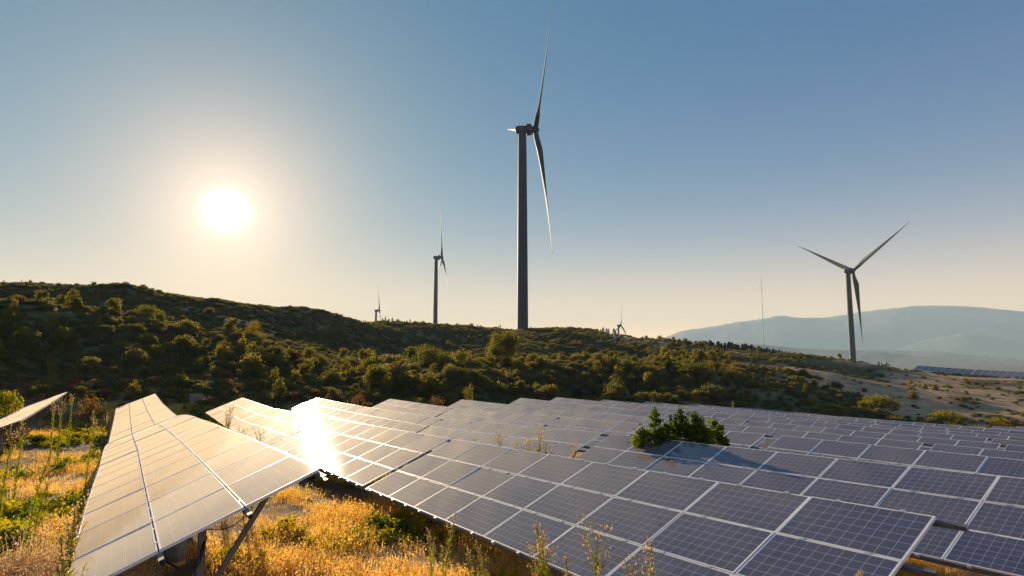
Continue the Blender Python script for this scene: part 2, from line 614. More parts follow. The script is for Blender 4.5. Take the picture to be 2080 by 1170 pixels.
# ------------------------------------------------------------------ terrain
CLEAR = 1.0
ctrl = []
for n_ in np.arange(-2, 14.1, 1.0):
    for s_ in (-46, -33, -20, -7, 6, 18):
        if n_ > 9 and s_ < -25:
            continue
        if n_ > 6 and s_ > 8:
            continue
        if n_ > 10 and s_ < -15:
            continue
        x, y = field_xy(n_, s_)
        ctrl.append((x, y, float(edge_z(n_, s_)[0]) - CLEAR))
ctrl += [(0, 0, CZ - 4.1), (-8, -12, CZ - 3.8), (12, -14, CZ - 4.4), (-30, -10, CZ - 4.4), (40, -10, CZ - 5.0)]
HILL = [  # pixel x, pixel y, distance
    # skyline of the hill on the left
    (-500, 600, 150), (-250, 590, 160), (-80, 586, 170), (0, 584, 175), (60, 585, 175), (150, 592, 168), (250, 588, 158), (320, 600, 158),
    (400, 611, 162), (480, 624, 165), (560, 635, 170), (640, 636, 180), (700, 650, 190), (728, 658, 200),
    # its front slope
    (-300, 640, 105), (0, 618, 105), (60, 622, 105), (130, 634, 105), (200, 656, 105), (100, 640, 135), (280, 640, 130), (380, 650, 135), (480, 652, 140),
    (-200, 700, 85), (100, 705, 90), (300, 725, 90), (480, 735, 92), (0, 755, 78), (300, 765, 79), (500, 775, 80), (650, 780, 84),
    (600, 680, 150), (540, 690, 125), (680, 735, 110), (-400, 770, 72), (0, 800, 69), (250, 805, 69), (500, 806, 70), (700, 808, 72),
    # the ridge the tall turbine stands on
    (762, 658, 225), (820, 660, 228), (880, 663, 228), (980, 669, 222), (1061, 673, 219), (1180, 670, 220), (1240, 684, 215), (1330, 694, 212), (1400, 707, 205),
    (1500, 715, 195), (1600, 720, 188), (1700, 730, 182), (1740, 736, 180), (1800, 745, 182), (1850, 756, 185), (1950, 765, 187), (2080, 772, 185), (2300, 790, 185),
    (2600, 810, 190),
    # hollow behind the bushy bank, and the slope up from it
    (800, 735, 150), (900, 738, 145), (1000, 742, 145), (1120, 742, 145), (1220, 742, 145), (1000, 705, 180), (1150, 700, 180), (850, 695, 185),
    (1300, 745, 135), (1400, 745, 140),
    # bushy bank
    (760, 766, 88), (830, 757, 94), (900, 750, 98), (1050, 750, 102), (1150, 757, 100), (1250, 766, 98), (1350, 772, 95), (1450, 785, 93), (1550, 797, 93), (1650, 818, 95),
    (800, 806, 76), (950, 806, 77), (1100, 806, 80), (1250, 806, 82), (1400, 812, 84), (1550, 824, 86), (1680, 840, 88),
    # sandy hill on the right
    (1500, 745, 145), (1600, 755, 140), (1560, 730, 170), (1700, 765, 140), (1760, 822, 108), (1700, 800, 115), (1820, 846, 107), (1900, 856, 106), (2000, 866, 106), (2100, 876, 108),
    (1850, 790, 145), (1950, 800, 145), (2080, 810, 145), (2300, 830, 145), (2300, 885, 110), (2600, 880, 120), (1780, 770, 160), (1930, 775, 165),
]
for px, py, D in HILL:
    ctrl.append(tuple(at(px, py, D)))
for px, D, z in [  # land behind the skyline, out of sight: it falls away to the plain
    (-500, 215, 8), (-100, 225, 8), (250, 215, 6), (560, 230, 2), (728, 262, 4), (880, 290, 3), (1061, 285, 2), (1240, 275, -6), (1400, 262, -9), (1600, 245, -9), (1740, 235, -10),
    (1400, 300, -6), (1500, 295, -7), (1600, 285, -9), (1900, 230, -8), (2080, 230, -10), (2400, 240, -14), (1900, 300, -24), (2200, 300, -28), (2500, 300, -30),
    (900, 540, 13), (860, 540, 12), (900, 600, 8), (900, 420, 0), (1722, 470, -26), (1722, 420, -28), (1500, 470, -32), (1900, 500, -42), (768, 950, -17), (768, 850, -24),
    (1258, 1080, -34), (1258, 800, -30), (500, 500, -18), (200, 500, -15), (-300, 500, -20), (500, 900, -30), (0, 900, -38), (-600, 800, -40), (2400, 700, -52), (1800, 800, -54),
    (1500, 900, -52), (2000, 1200, -58), (1500, 1300, -58), (1000, 1400, -50), (500, 1400, -54), (0, 1400, -58), (2600, 1200, -60), (-600, 1300, -60), (2800, 500, -44)]:
    p = at(px, 700, D)
    ctrl.append((p[0], p[1], z + CZ))
ctrl = np.array(ctrl)
GROUND_TPS = TPS(ctrl[:, :2], ctrl[:, 2], 100.0, 2e-5)


def field_mask(x, y):
    n, st = field_ns(x, y)
    far = np.interp(n, [-1, 1, 4, 9, 10, 11, 14], [-51, -46, -41, -40, -38, -26, -15])
    a = np.minimum(np.minimum(n + 3.0, 14.5 - n) * 4.0, np.minimum(st - far, 40 - st))
    return sstep(-4, 6, a)


def ground_z(x, y):
    x, y = np.atleast_1d(np.asarray(x, float)), np.atleast_1d(np.asarray(y, float))
    z = GROUND_TPS(np.stack([x, y], -1))
    D = np.hypot(x, y)
    f = field_mask(x, y)
    az = np.degrees(np.arctan2(x, y))
    hill = (1 - f) * sstep(60, 85, D) * (1 - 0.75 * sstep(29, 33, az) * sstep(150, 170, D))
    z = z + hill * (0.9 * fbm(x, y, 16, 3, 3) + 1.0 * fbm(x, y, 45, 9, 2)) * np.clip(D / 160, 0.5, 1.4)
    z = z + hill * 0.9 * (0.35 - np.abs(fbm(x, y, 11.0, 43, 3))) * np.clip(D / 120, 0.5, 1.2)
    z = z + (0.12 * fbm(x, y, 2.6, 21, 3) + 0.22 * np.maximum(0, fbm(x, y, 6.0, 33, 2))) * (1 - 0.5 * hill)
    return z


def gz(x, y):
    return float(ground_z(x, y)[0])


def axis(maxv, base, k):
    v = [0.0]
    while v[-1] < maxv:
        v.append(v[-1] + max(base, k * v[-1]))
    return np.array(v)


xs = axis(1500, 0.38, 0.026)
xs = np.concatenate([-xs[:0:-1], xs])
ys = np.concatenate([-axis(40, 0.8, 0.05)[:0:-1], axis(1500, 0.38, 0.020)])
X, Y = np.meshgrid(xs, ys)
Zg = ground_z(X.ravel(), Y.ravel())
nx, ny = len(xs), len(ys)
idx = np.arange(nx * ny).reshape(ny, nx)
F = np.stack([idx[:-1, :-1], idx[:-1, 1:], idx[1:, 1:], idx[1:, :-1]], -1).reshape(-1, 4)
gx, gy = X.ravel(), Y.ravel()

# patches of bare sand and of green cover
SANDS = [  # pixel x, pixel y, distance, radius m, strength
    (1290, 715, 190, 12, 0.90), (1265, 705, 200, 9, 0.90), (1320, 740, 160, 8, 0.60), (1640, 757, 145, 12, 1.00), (1700, 775, 140, 13, 0.98), (1600, 748, 150, 7, 0.80), (1760, 795, 125, 12, 0.77),
    (1850, 800, 125, 14, 0.85), (1800, 775, 150, 12, 0.77), (1900, 775, 165, 14, 0.77), (1950, 800, 145, 16, 0.77), (2050, 810, 135, 18, 0.68), (1980, 830, 120, 14, 0.68), (2080, 780, 165, 14, 0.60),
    (1890, 763, 185, 10, 1.00), (2000, 770, 184, 14, 0.68), (1720, 735, 178, 8, 0.68), (1480, 722, 185, 7, 0.50), (110, 662, 108, 6, 0.55), (160, 652, 116, 6, 0.50), (450, 650, 140, 9, 0.65),
    (500, 646, 145, 8, 0.50)]


def sand_mask(x, y):
    m = np.zeros_like(np.asarray(x, float))
    for px, py, D, r, s in SANDS:
        c = at(px, py, D)
        m = np.maximum(m, s * np.exp(-((x - c[0]) ** 2 + (y - c[1]) ** 2) / (1.6 * r * r)))
    return m


def sandness(x, y):
    m = sand_mask(x, y)
    u, v = x * 0.78 + y * 0.62, -x * 0.62 + y * 0.78
    nz = 0.6 * fbm(u, v * 0.32, 5.0, 51, 4) + 0.5 * fbm(x, y, 7.0, 57, 4)
    return sstep(0.46, 0.66, m + 0.60 * nz)


D_ = np.hypot(gx, gy)
fm = field_mask(gx, gy)
sand_a = np.clip(sandness(gx, gy) * sstep(70, 95, D_) + fm * sstep(-0.05, 0.28, fbm(gx, gy, 4.2, 71, 4)) * 0.9, 0, 1)
veg_a = sstep(60, 75, D_) * (1 - fm) * (1 - sand_a)


def make_ground_mat():
    m, nt, out = new_mat('earth')
    N = NT(nt)
    geo = N.n('ShaderNodeNewGeometry')
    at_s = N.n('ShaderNodeAttribute', attribute_name='sand')
    at_v = N.n('ShaderNodeAttribute', attribute_name='veg')
    n1 = N.noise(geo.outputs['Position'], 1.3, 7, 0.62)
    n2 = N.noise(geo.outputs['Position'], 0.16, 6, 0.6)
    n3 = N.noise(geo.outputs['Position'], 9.0, 5, 0.65)
    soil = N.ramp(n1, [(0.30, (0.115, 0.078, 0.040)), (0.55, (0.19, 0.135, 0.070)), (0.75, (0.26, 0.19, 0.105))])
    n4 = N.noise(geo.outputs['Position'], 0.55, 6, 0.65)
    sand = N.ramp(N.math('ADD', N.math('MULTIPLY', n3, 0.4), N.math('MULTIPLY', n4, 0.6)), [(0.34, (0.27, 0.17, 0.09)), (0.50, (0.52, 0.34, 0.19)), (0.66, (0.60, 0.43, 0.26))])
    grass = N.ramp(n2, [(0.30, (0.085, 0.080, 0.030)), (0.52, (0.140, 0.118, 0.048)), (0.72, (0.220, 0.170, 0.080))])
    c = N.mix(at_v.outputs['Fac'], soil, grass)
    c = N.mix(at_s.outputs['Fac'], c, sand)
    p = N.n('ShaderNodeBsdfPrincipled')
    N.l(c, p.inputs['Base Color'])
    p.inputs['Roughness'].default_value = 0.95
    p.inputs['Specular IOR Level'].default_value = 0.1
    h = N.math('ADD', N.math('ADD', N.math('MULTIPLY', n3, 0.35), n1), N.math('MULTIPLY', n4, 2.0))
    N.l(N.bump(h, 0.8, 0.16), p.inputs['Normal'])
    N.l(p.outputs[0], out.inputs[0])
    return m


M_EARTH = make_ground_mat()
me = np_mesh('ground', np.stack([gx, gy, Zg], -1), F, [M_EARTH], True)
for nm, arr in (('sand', sand_a), ('veg', veg_a)):
    a = me.attributes.new(nm, 'FLOAT', 'POINT')
    a.data.foreach_set('value', arr.astype(np.float32))
tag(obj('ground', me), kind='structure')

# far plain, low ridges and mountains
M_PLAIN = simple_mat('plain_earth', (0.085, 0.085, 0.05), 0.95, 0, 0.35, 0.004)
M_RIDGE = simple_mat('wooded_ridge', (0.12, 0.125, 0.10), 0.95, 0, 0.5, 0.02)
M_MOUNT = simple_mat('mountain_rock', (0.27, 0.245, 0.22), 0.95, 0, 0.3, 0.002)
M_MOUNT2 = simple_mat('forested_mountain', (0.13, 0.13, 0.11), 0.95, 0, 0.2, 0.002)
rr_ = np.concatenate([np.linspace(300, 2000, 14), np.geomspace(2400, 16000, 16)])
aa_ = np.linspace(-math.pi, math.pi, 97)
A, R = np.meshgrid(aa_, rr_)
V = np.stack([R.ravel() * np.sin(A.ravel()), R.ravel() * np.cos(A.ravel()), np.full(R.size, CZ - 62.0)], -1)
ii = np.arange(R.size).reshape(R.shape)
Fp = np.stack([ii[:-1, :-1], ii[:-1, 1:], ii[1:, 1:], ii[1:, :-1]], -1).reshape(-1, 4)
tag(obj('plain', np_mesh('plain', V, Fp, [M_PLAIN], True)), kind='structure')


def ridge(name, pts, D, depth, mat, rough, seed, base=-64.0, steps=240, cross=27):
    """A range of hills whose crest runs through the given pixels at distance D, with real slopes in front and behind."""
    px = np.array([p[0] for p in pts], float)
    py = np.array([p[1] for p in pts], float)
    xx = np.linspace(px[0], px[-1], steps)
    yy = np.interp(xx, px, py)
    # smooth the joints of the crest
    k = np.ones(7) / 7
    yy = np.convolve(np.pad(yy, 3, mode='edge'), k, 'valid')
    V = []
    for i in range(steps):
        c = at(xx[i], yy[i], D)
        d = np.array([c[0], c[1]]) / np.hypot(c[0], c[1])
        for j in range(cross):
            t = (j / (cross - 1)) * 2 - 1
            prof = (1 - abs(t)) ** 1.15
            q = np.array([c[0], c[1]]) + d * t * depth
            hgt = max(c[2] - (CZ + base), 1.0)
            w = 0.0 if j in (0, cross - 1) else 1.0
            sp = fbm(np.array([q[0]]), np.array([q[1]]), depth * 0.35, seed, 5)[0]
            fi = fbm(np.array([q[0]]), np.array([q[1]]), depth * 0.04, seed + 5, 3)[0]
            z = CZ + base + hgt * prof * (1 + w * (0 if abs(t) < 1e-6 else 0.12) * sp) + w * rough * (fi + 0.5 * sp)
            V.append((q[0], q[1], z))
    ii = np.arange(steps * cross).reshape(steps, cross)
    Fr = np.stack([ii[:-1, :-1], ii[1:, :-1], ii[1:, 1:], ii[:-1, 1:]], -1).reshape(-1, 4)
    return tag(obj(name, np_mesh(name, np.array(V), Fr, [mat], True)), kind='structure')


ridge('hills', [(1250, 725), (1380, 712), (1450, 702), (1510, 697), (1560, 702), (1620, 708), (1700, 710), (1780, 714), (1850, 722), (1950, 729), (2080, 735), (2300, 748), (2600, 760)], 4200, 800, M_RIDGE, 5.0, 3)
ridge('hills', [(1500, 735), (1700, 712), (1780, 710), (1850, 713), (1900, 713), (1960, 720), (2080, 730), (2300, 734), (2600, 742)], 5400, 900, M_RIDGE, 7.0, 11)
ridge('mountains', [(1180, 730), (1300, 705), (1340, 690), (1380, 672), (1440, 664), (1500, 653), (1550, 648), (1588, 638), (1612, 646), (1680, 645), (1750, 633), (1800, 628), (1860, 621),
                    (1900, 620), (1950, 622), (1990, 624), (2080, 634), (2250, 640), (2600, 660)], 9000, 1500, M_MOUNT, 9.0, 19)
ridge('mountains', [(1600, 735), (1750, 712), (1800, 706), (1880, 690), (1960, 676), (2000, 682), (2080, 694), (2250, 700), (2600, 690)], 8000, 1000, M_MOUNT2, 3.0, 29)


# ------------------------------------------------------------------ haze
def make_haze():
    m, nt, out = new_mat('haze')
    N = NT(nt)
    v = N.n('ShaderNodeVolumePrincipled')
    v.inputs['Color'].default_value = (0.56, 0.77, 0.93, 1)
    v.inputs['Density'].default_value = 1.15e-4
    v.inputs['Anisotropy'].default_value = 0.04
    N.l(v.outputs[0], out.inputs['Volume'])
    mb = MB()
    mb.box((-13000, -700, CZ - 68.0), (14000, 13000, CZ + 760.0))
    return tag(obj('haze', mb.mesh('haze', [m])), kind='stuff')


make_haze()

# ------------------------------------------------------------------ solar tables
GW, GH = 1.67, 1.012           # panel pitch along the row and up the slope
NCOL, NROW = 8, 3
FR = 0.018                     # visible frame width


def frame_mesh():
    mb = MB()
    z0, z1 = -0.040, 0.0
    mb.box((0, 0, z0), (PW, FR, z1))
    mb.box((0, PH - FR, z0), (PW, PH, z1))
    mb.box((0, FR, z0), (FR, PH - FR, z1))
    mb.box((PW - FR, FR, z0), (PW, PH - FR, z1))
    return mb


def glass_v():
    e = FR - 0.004
    mb = MB()
    mb.box((e, e, -0.012), (PW - e, PH - e, -0.004))
    return mb


ME_FRAME = frame_mesh().mesh('panel_frame', [M_ALU])
_g = glass_v()
ME_PANEL = np_mesh('solar_panel', np.concatenate(_g.v), np.array(_g.f4), [M_CELL, M_BACK], False, [1, 0, 1, 1, 1, 1])
_b = MB()
_f1 = frame_mesh()
_V = np.concatenate(_g.v + _f1.v)
_F = np.array(_g.f4 + [[i + 8 for i in f] for f in _f1.f4])
ME_PANEL_FAR = np_mesh('far_solar_panel', _V, _F, [M_CELL, M_BACK, M_ALU], False, [1, 0, 1, 1, 1, 1] + [2] * len(_f1.f4))

LEN = NCOL * GW - 0.02
SL = NROW * GH - 0.02


def rail_mesh():
    """C-section rail along the row, open side up the slope, running past the last panel."""
    mb = MB()
    x0, x1 = -0.03, LEN + 0.34
    mb.box((x0, -0.030, -0.105), (x1, -0.027, -0.043))
    mb.box((x0, -0.0265, -0.046), (x1, 0.030, -0.043))
    mb.box((x0, -0.0265, -0.105), (x1, 0.030, -0.102))
    mb.box((x0, 0.027, -0.060), (x1, 0.030, -0.0465))
    return mb.mesh('rail', [M_GALV])


ME_RAIL = rail_mesh()


def clamps_mesh():
    mb = MB()
    for j in range(NROW + 1):
        y = {0: -0.028, NROW: SL + 0.008}.get(j, j * GH - 0.010)
        for i in range(NCOL):
            for fx in (0.24, 0.76):
                x = i * GW + PW * fx
                mb.box((x - 0.035, y - 0.016, -0.043), (x + 0.035, y + 0.016, -0.008))
                mb.box((x - 0.035, y - 0.026, -0.006), (x + 0.035, y + 0.026, 0.006))
    return mb.mesh('clamps', [M_CLAMP])


ME_CLAMP = clamps_mesh()
_m = MB()
_m.box((-0.03, 0.10, -0.185), (0.03, SL - 0.10, -0.107))
ME_RAFTER = _m.mesh('rafter', [M_GALV])


def unit_post(w, h):
    mb = MB()
    mb.box((-w / 2, -h / 2, 0), (w / 2, h / 2, 1))
    return mb


ME_POST = unit_post(0.09, 0.12).mesh('post', [M_GALV])
_m = MB()
_m.tube([(0, 0, 0), (0, 0, 0.98), (0, 0, 1)], [0.17, 0.165, 0.15], 16)
ME_FOOT = _m.mesh('footing', [M_CONC], True)
ME_BRACE = unit_post(0.05, 0.07).mesh('brace', [M_GALV])


def table_axes(grade):
    r = np.array([RV[0] * math.cos(grade), RV[1] * math.cos(grade), math.sin(grade)])
    h = np.array([HV[0], HV[1], 0.0])
    u = np.cross(r, h)
    if u[2] < 0:
        u = -u
    s = h * math.cos(TILT) + u * math.sin(TILT)
    s /= np.linalg.norm(s)
    return r, s, np.cross(r, s)


def solar_table(xy, z0, z1, label, group, near=True, supports=True, bow=0.0, extras=False):
    grade = math.asin((z1 - z0) / (NCOL * GW))
    r, s, nn = table_axes(grade)
    root = empty('solar_table', (0, 0, 0))
    M = Matrix(((r[0], s[0], nn[0], xy[0]), (r[1], s[1], nn[1], xy[1]), (r[2], s[2], nn[2], z0), (0, 0, 0, 1)))
    root.matrix_world = M
    tag(root, label, 'solar panels', group)

    def rise(x):
        return bow * math.sin(math.pi * min(max(x / LEN, 0), 1))
    for i in range(NCOL):
        a, b = rise(i * GW), rise(i * GW + PW)
        for j in range(NROW):
            p = bpy.data.objects.new('solar_panel', ME_PANEL if near else ME_PANEL_FAR)
            link(p, root)
            tw = random.gauss(0, 0.0035)
            p.location = (i * GW, j * GH, a + random.gauss(0, 0.0015))
            p.rotation_euler = (random.gauss(0, 0.0035), -math.atan2(b - a, PW) + tw, 0)
            if near:
                f = bpy.data.objects.new('panel_frame', ME_FRAME)
                link(f, p)
    for j in range(NROW + 1):
        o = bpy.data.objects.new('rail', ME_RAIL)
        link(o, root)
        o.location = (0, {0: 0.0, NROW: SL - 0.03}.get(j, j * GH - 0.010), 0)
    if near:
        o = bpy.data.objects.new('clamps', ME_CLAMP)
        link(o, root)
        tag(o, kind='stuff')
    if supports:
        Mi = M.inverted()
        for x in (0.75, 4.70, 8.65, 12.60):
            o = bpy.data.objects.new('rafter', ME_RAFTER)
            link(o, root)
            o.location = (x, 0, 0)
            top = M @ Vector((x, 0.5 * SL, -0.19))
            g = gz(top.x, top.y)
            foot_h = min(0.80, max(0.12, (top.z - g) * 0.55))
            for nm, mesh, za, zb in (('footing', ME_FOOT, g - 0.25, g + foot_h), ('post', ME_POST, g + foot_h - 0.05, top.z + 0.02)):
                o = bpy.data.objects.new(nm, mesh)
                link(o, root)
                W = Matrix.Translation((top.x, top.y, za)) @ Matrix.Rotation(-AZ, 4, 'Z') @ Matrix.Diagonal((1, 1, zb - za, 1))
                o.matrix_local = Mi @ W
            bt = M @ Vector((x, 0.80 * SL, -0.16))
            for pa, pb in (((top.x, top.y, g + foot_h * 0.8), bt),):
                pa, pb = Vector(pa), Vector(pb)
                d = pb - pa
                o = bpy.data.objects.new('brace', ME_BRACE)
                link(o, root)
                W = Matrix.Translation(pa) @ d.to_track_quat('Z', 'Y').to_matrix().to_4x4() @ Matrix.Diagonal((1, 1, d.length, 1))
                o.matrix_local = Mi @ W
    return root, M


TABLES = {-1: [-47.64, -34.27], 0: [-44.95, -31.58, -18.22, -4.84], 1: [-40.90, -27.40, -13.66, 0.0], 2: [-41.0, -27.42, -13.75, 0.1],
          3: [-38.85, -25.2, -11.45, 2.60], 4: [-36.2, -22.6, -8.62, 5.15], 5: [-35.5, -21.9, -8.2, 5.4], 6: [-38.0, -24.5, -11.0, 2.6],
          7: [-37.5, -24.0, -10.5, 3.0], 8: [-37.0, -23.4, -9.8, 3.8], 9: [-35.3, -21.7, -8.1], 10: [-34.0, -20.4, -6.8], 11: [-11.2], 12: [-11.0], 13: [-11.0]}
ORD = ['first', 'second', 'third', 'fourth', 'fifth', 'sixth', 'seventh', 'eighth', 'ninth', 'tenth', 'eleventh', 'twelfth', 'thirteenth', 'fourteenth', 'fifteenth']
ROWNAME = {-1: 'in the short row at the far left edge', 0: 'in the cream row left of the dry grass strip', 1: 'in the row just right of the dry grass strip'}
LOOK = {-1: 'cream sunlit solar table seen almost edge-on', 0: 'cream sunlit solar table', 1: 'solar table'}
near_table = None
for n_, sts in TABLES.items():
    for k, st in enumerate(sts):
        z0, z1 = edge_z([n_, n_], [st, st + NCOL * GW])
        if n_ == -1:
            pos = ['far half', 'near half'][k]
            label = f'{LOOK[-1]}, {pos} of short row at far left'
        elif n_ == 0:
            label = f'cream sunlit solar table left of the dry grass strip, {ORD[k]} from its far end'
        elif n_ == 1:
            label = f'{["gold lit", "sun glinting", "pale gold", "large blue"][k]} solar table in row right of the dry grass strip, {ORD[k]} from far end'
        else:
            label = f'blue solar table in the {ORD[n_ + 1]} row from the left, {ORD[k]} from far end'
            if n_ == 11:
                label = 'small distant blue solar table starting the thirteenth row from the left'
            if n_ in (12, 13):
                label = f'small distant blue solar table starting the {ORD[n_ + 1]} row from the left'
        root, M = solar_table(field_xy(n_, st), float(z0), float(z1), label, 'solar tables standing in parallel rows', near=n_ <= 4,
                              supports=n_ <= 5, bow={(0, 1): 0.0, (0, 2): 0.13, (0, 3): 0.05}.get((n_, k), 0.0))
        if (n_, k) == (0, 3):
            near_table = (root, M)

# the near end of the cream row shows its cable and the taped footing
root, M = near_table
mb = MB()
pts = []
pa, pb = Vector((LEN - 0.05, 1.0, -0.12)), Vector((12.60, 0.5 * SL, -0.30))
for t in np.linspace(0, 1, 12):
    q = pa.lerp(pb, t)
    q.z -= 0.34 * math.sin(math.pi * t) * (1 - 0.35 * t)
    pts.append(q[:])
mb.tube(pts, 0.013, 6)
mb.tube([(p[0] + 0.02, p[1] + 0.015, p[2] + 0.03 * math.sin(6 * k)) for k, p in enumerate(pts)], 0.010, 6)
obj('cable', mb.mesh('cable', [M_RUBBER], True), root)
mb = MB()
pa, pb = Vector((LEN - 0.02, 2.02, -0.11)), Vector((LEN - 0.6, 1.5, -0.14))
mb.tube([pa.lerp(pb, t)[:2] + (pa.lerp(pb, t).z - 0.10 * math.sin(math.pi * t),) for t in np.linspace(0, 1, 8)], 0.006, 5)
obj('cable', mb.mesh('thin_cable', [M_RUBBER], True), root)
top = M @ Vector((12.60, 0.5 * SL, -0.19))
g = gz(top.x, top.y)
foot_h = min(0.80, max(0.12, (top.z - g) * 0.55))
for nm, mat, a0, a1 in (('yellow_tape', M_YELLOW, 0.10, foot_h - 0.01), ('green_tape', M_GREEN, -0.05, 0.095)):
    mb = MB()
    # a strip wrapped down the side of the round footing that faces the viewer
    for k in range(3):
        b0 = math.radians(-98 + k * 9)
        b1 = math.radians(-98 + (k + 1) * 9)
        rr2 = 0.174
        P = [(top.x + rr2 * math.cos(b), top.y + rr2 * math.sin(b), g + zz) for b in (b0, b1) for zz in (a0, a1)]
        mb.add([P[0], P[2], P[3], P[1]], [(0, 1, 2, 3)])
    o = obj(nm, mb.mesh(nm, [mat]), root)
    o.matrix_local = M.inverted()

# the far array on the crest at the right
p0 = at(1864, 750, 200)
p1 = at(2090, 768, 190)
base_xy = p0[:2]
for k in range(3):
    stv = k * 13.55
    L_ = 29.0
    za = p0[2] - 1.15 + (p1[2] - p0[2]) * stv / L_
    zb = p0[2] - 1.15 + (p1[2] - p0[2]) * (stv + 13.36) / L_
    qa, qb = base_xy + RV * stv - HV * 1.4, base_xy + RV * (stv + 13.36) - HV * 1.4
    za, zb = max(za, gz(*qa) + 0.5), max(zb, gz(*qb) + 0.5)
    solar_table(base_xy + RV * stv - HV * 2.8, za, zb, f'tiny dark solar table on the sandy crest at right edge, {ORD[k]} of three from left',
                'solar tables on the far crest', near=False, supports=True)

# ------------------------------------------------------------------ wind turbines
ROTOR = 50.0


def lathe(profile, seg=28, axis='z'):
    V, F = [], []
    for (r, h) in profile:
        for k in range(seg):
            a = 2 * math.pi * k / seg
            V.append((r * math.cos(a), r * math.sin(a), h))
    n = len(profile)
    for i in range(n - 1):
        for k in range(seg):
            a, b = i * seg + k, i * seg + (k + 1) % seg
            F.append((a, b, b + seg, a + seg))
    V += [(0, 0, profile[0][1]), (0, 0, profile[-1][1])]
    T = []
    for k in range(seg):
        T.append(((k + 1) % seg, k, n * seg))
        T.append(((n - 1) * seg + k, (n - 1) * seg + (k + 1) % seg, n * seg + 1))
    V = np.array(V, float)
    if axis == 'x':
        V = V[:, [2, 0, 1]]
    return V, [np.array(F), np.array(T)]


def blade_mesh(name, r0, r1, mats):
    """Blade along +Z; +X is upwind; chord along Y near the tip, twisted and thick at the root."""
    st = np.linspace(r0, r1, 34)
    seg = 16
    V = []
    for r in st:
        t = r / ROTOR
        if t < 0.05:
            ch, th, tw = 2.0, 2.0, 20
        else:
            g = sstep(0.05, 0.20, t)
            ch = 2.0 + (3.5 - 2.0) * g if t < 0.20 else 0.25 + (3.5 - 0.25) * (1 - (t - 0.20) / 0.80) ** 1.25
            thr = 1.0 + (0.30 - 1.0) * g if t < 0.20 else 0.30 + (0.17 - 0.30) * min(1, (t - 0.2) / 0.5)
            th = ch * thr
            tw = 20 - 20 * min(1.0, (t - 0.05) / 0.55)
        bend = 2.2 * (t - t * t) - 0.2 * t
        a0 = math.radians(tw + 4)
        for k in range(seg):
            a = 2 * math.pi * k / seg
            cx = math.cos(a) * 0.5
            g2 = sstep(0.05, 0.2, t)
            yy = (cx + 0.20 * g2) * ch
            xx = math.sin(a) * 0.5 * th * (1 - 0.55 * g2 * (cx + 0.5) * 0.9)
            x = xx * math.cos(a0) + yy * math.sin(a0) + bend
            y = yy * math.cos(a0) - xx * math.sin(a0)
            V.append((x, y, r))
    F = []
    n = len(st)
    for i in range(n - 1):
        for k in range(seg):
            a, b = i * seg + k, i * seg + (k + 1) % seg
            F.append((a, b, b + seg, a + seg))
    V += [V[(n - 1) * seg]]
    T = [((n - 1) * seg + k, (n - 1) * seg + (k + 1) % seg, len(V) - 1) for k in range(seg)]
    return np_mesh(name, V, [np.array(F), np.array(T)], mats, True)


ME_BLADE = blade_mesh('blade', 0.9, ROTOR, [M_BACKLIT])
ME_BLADE_S = blade_mesh('blade_shaft', 0.9, ROTOR * 0.93, [M_BACKLIT])
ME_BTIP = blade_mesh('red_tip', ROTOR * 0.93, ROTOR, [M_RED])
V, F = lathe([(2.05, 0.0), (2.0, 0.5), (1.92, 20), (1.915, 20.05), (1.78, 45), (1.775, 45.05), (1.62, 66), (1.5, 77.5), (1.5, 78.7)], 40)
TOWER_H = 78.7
ME_TOWER = np_mesh('tower', V, F, [M_BACKLIT], True)
# nacelle: rounded back, flat top and straight flanks
_prof = []
for t, hw, hz0, hz1 in [(-2.75, 0.35, -0.45, 0.55), (-2.6, 0.85, -0.85, 1.0), (-2.2, 1.25, -1.2, 1.25), (-1.6, 1.45, -1.40, 1.33), (0, 1.5, -1.45, 1.36), (1.45, 1.45, -1.42, 1.36)]:
    _prof.append((t, hw, hz0, hz1))
V, F = [], []
seg = 24
for (t, hw, a0, a1) in _prof:
    for k in range(seg):
        a = 2 * math.pi * k / seg
        c, s_ = math.cos(a), math.sin(a)
        e = 0.55
        yy = math.copysign(abs(c) ** e, c) * hw
        zz = math.copysign(abs(s_) ** e, s_)
        V.append((t, yy, (a0 + a1) / 2 + zz * (a1 - a0) / 2))
for i in range(len(_prof) - 1):
    for k in range(seg):
        a, b = i * seg + k, i * seg + (k + 1) % seg
        F.append((a, a + seg, b + seg, b))
V += [(-2.80, 0, 0.05), (1.45, 0, 0)]
T = []
for k in range(seg):
    T.append((k, (k + 1) % seg, len(V) - 2))
    T.append(((len(_prof) - 1) * seg + (k + 1) % seg, (len(_prof) - 1) * seg + k, len(V) - 1))
ME_NAC = np_mesh('nacelle', V, [np.array(F), np.array(T)], [M_BACKLIT], True)
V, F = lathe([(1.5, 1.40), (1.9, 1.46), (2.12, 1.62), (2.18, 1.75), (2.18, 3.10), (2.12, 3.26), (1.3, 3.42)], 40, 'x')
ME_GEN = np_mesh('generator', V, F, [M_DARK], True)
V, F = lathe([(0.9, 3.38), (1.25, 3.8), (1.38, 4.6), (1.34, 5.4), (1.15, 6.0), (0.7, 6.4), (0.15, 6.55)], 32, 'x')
ME_HUB = np_mesh('hub', V, F, [M_BACKLIT], True)
_m = MB()
_m.tube([(-0.9, 0.3, 1.3), (-0.9, 0.3, 2.9)], 0.05, 6)
_m.tube([(-0.9, 0.3, 2.35), (-0.75, 0.3, 2.5), (-0.62, 0.3, 3.2)], 0.035, 6)
_m.tube([(-1.1, 0.3, 2.2), (-0.7, 0.3, 2.2)], 0.035, 6)
_m.box((-1.14, 0.22, 2.15), (-1.0, 0.38, 2.4))
ME_MAST = _m.mesh('wind_vane', [M_DARK])


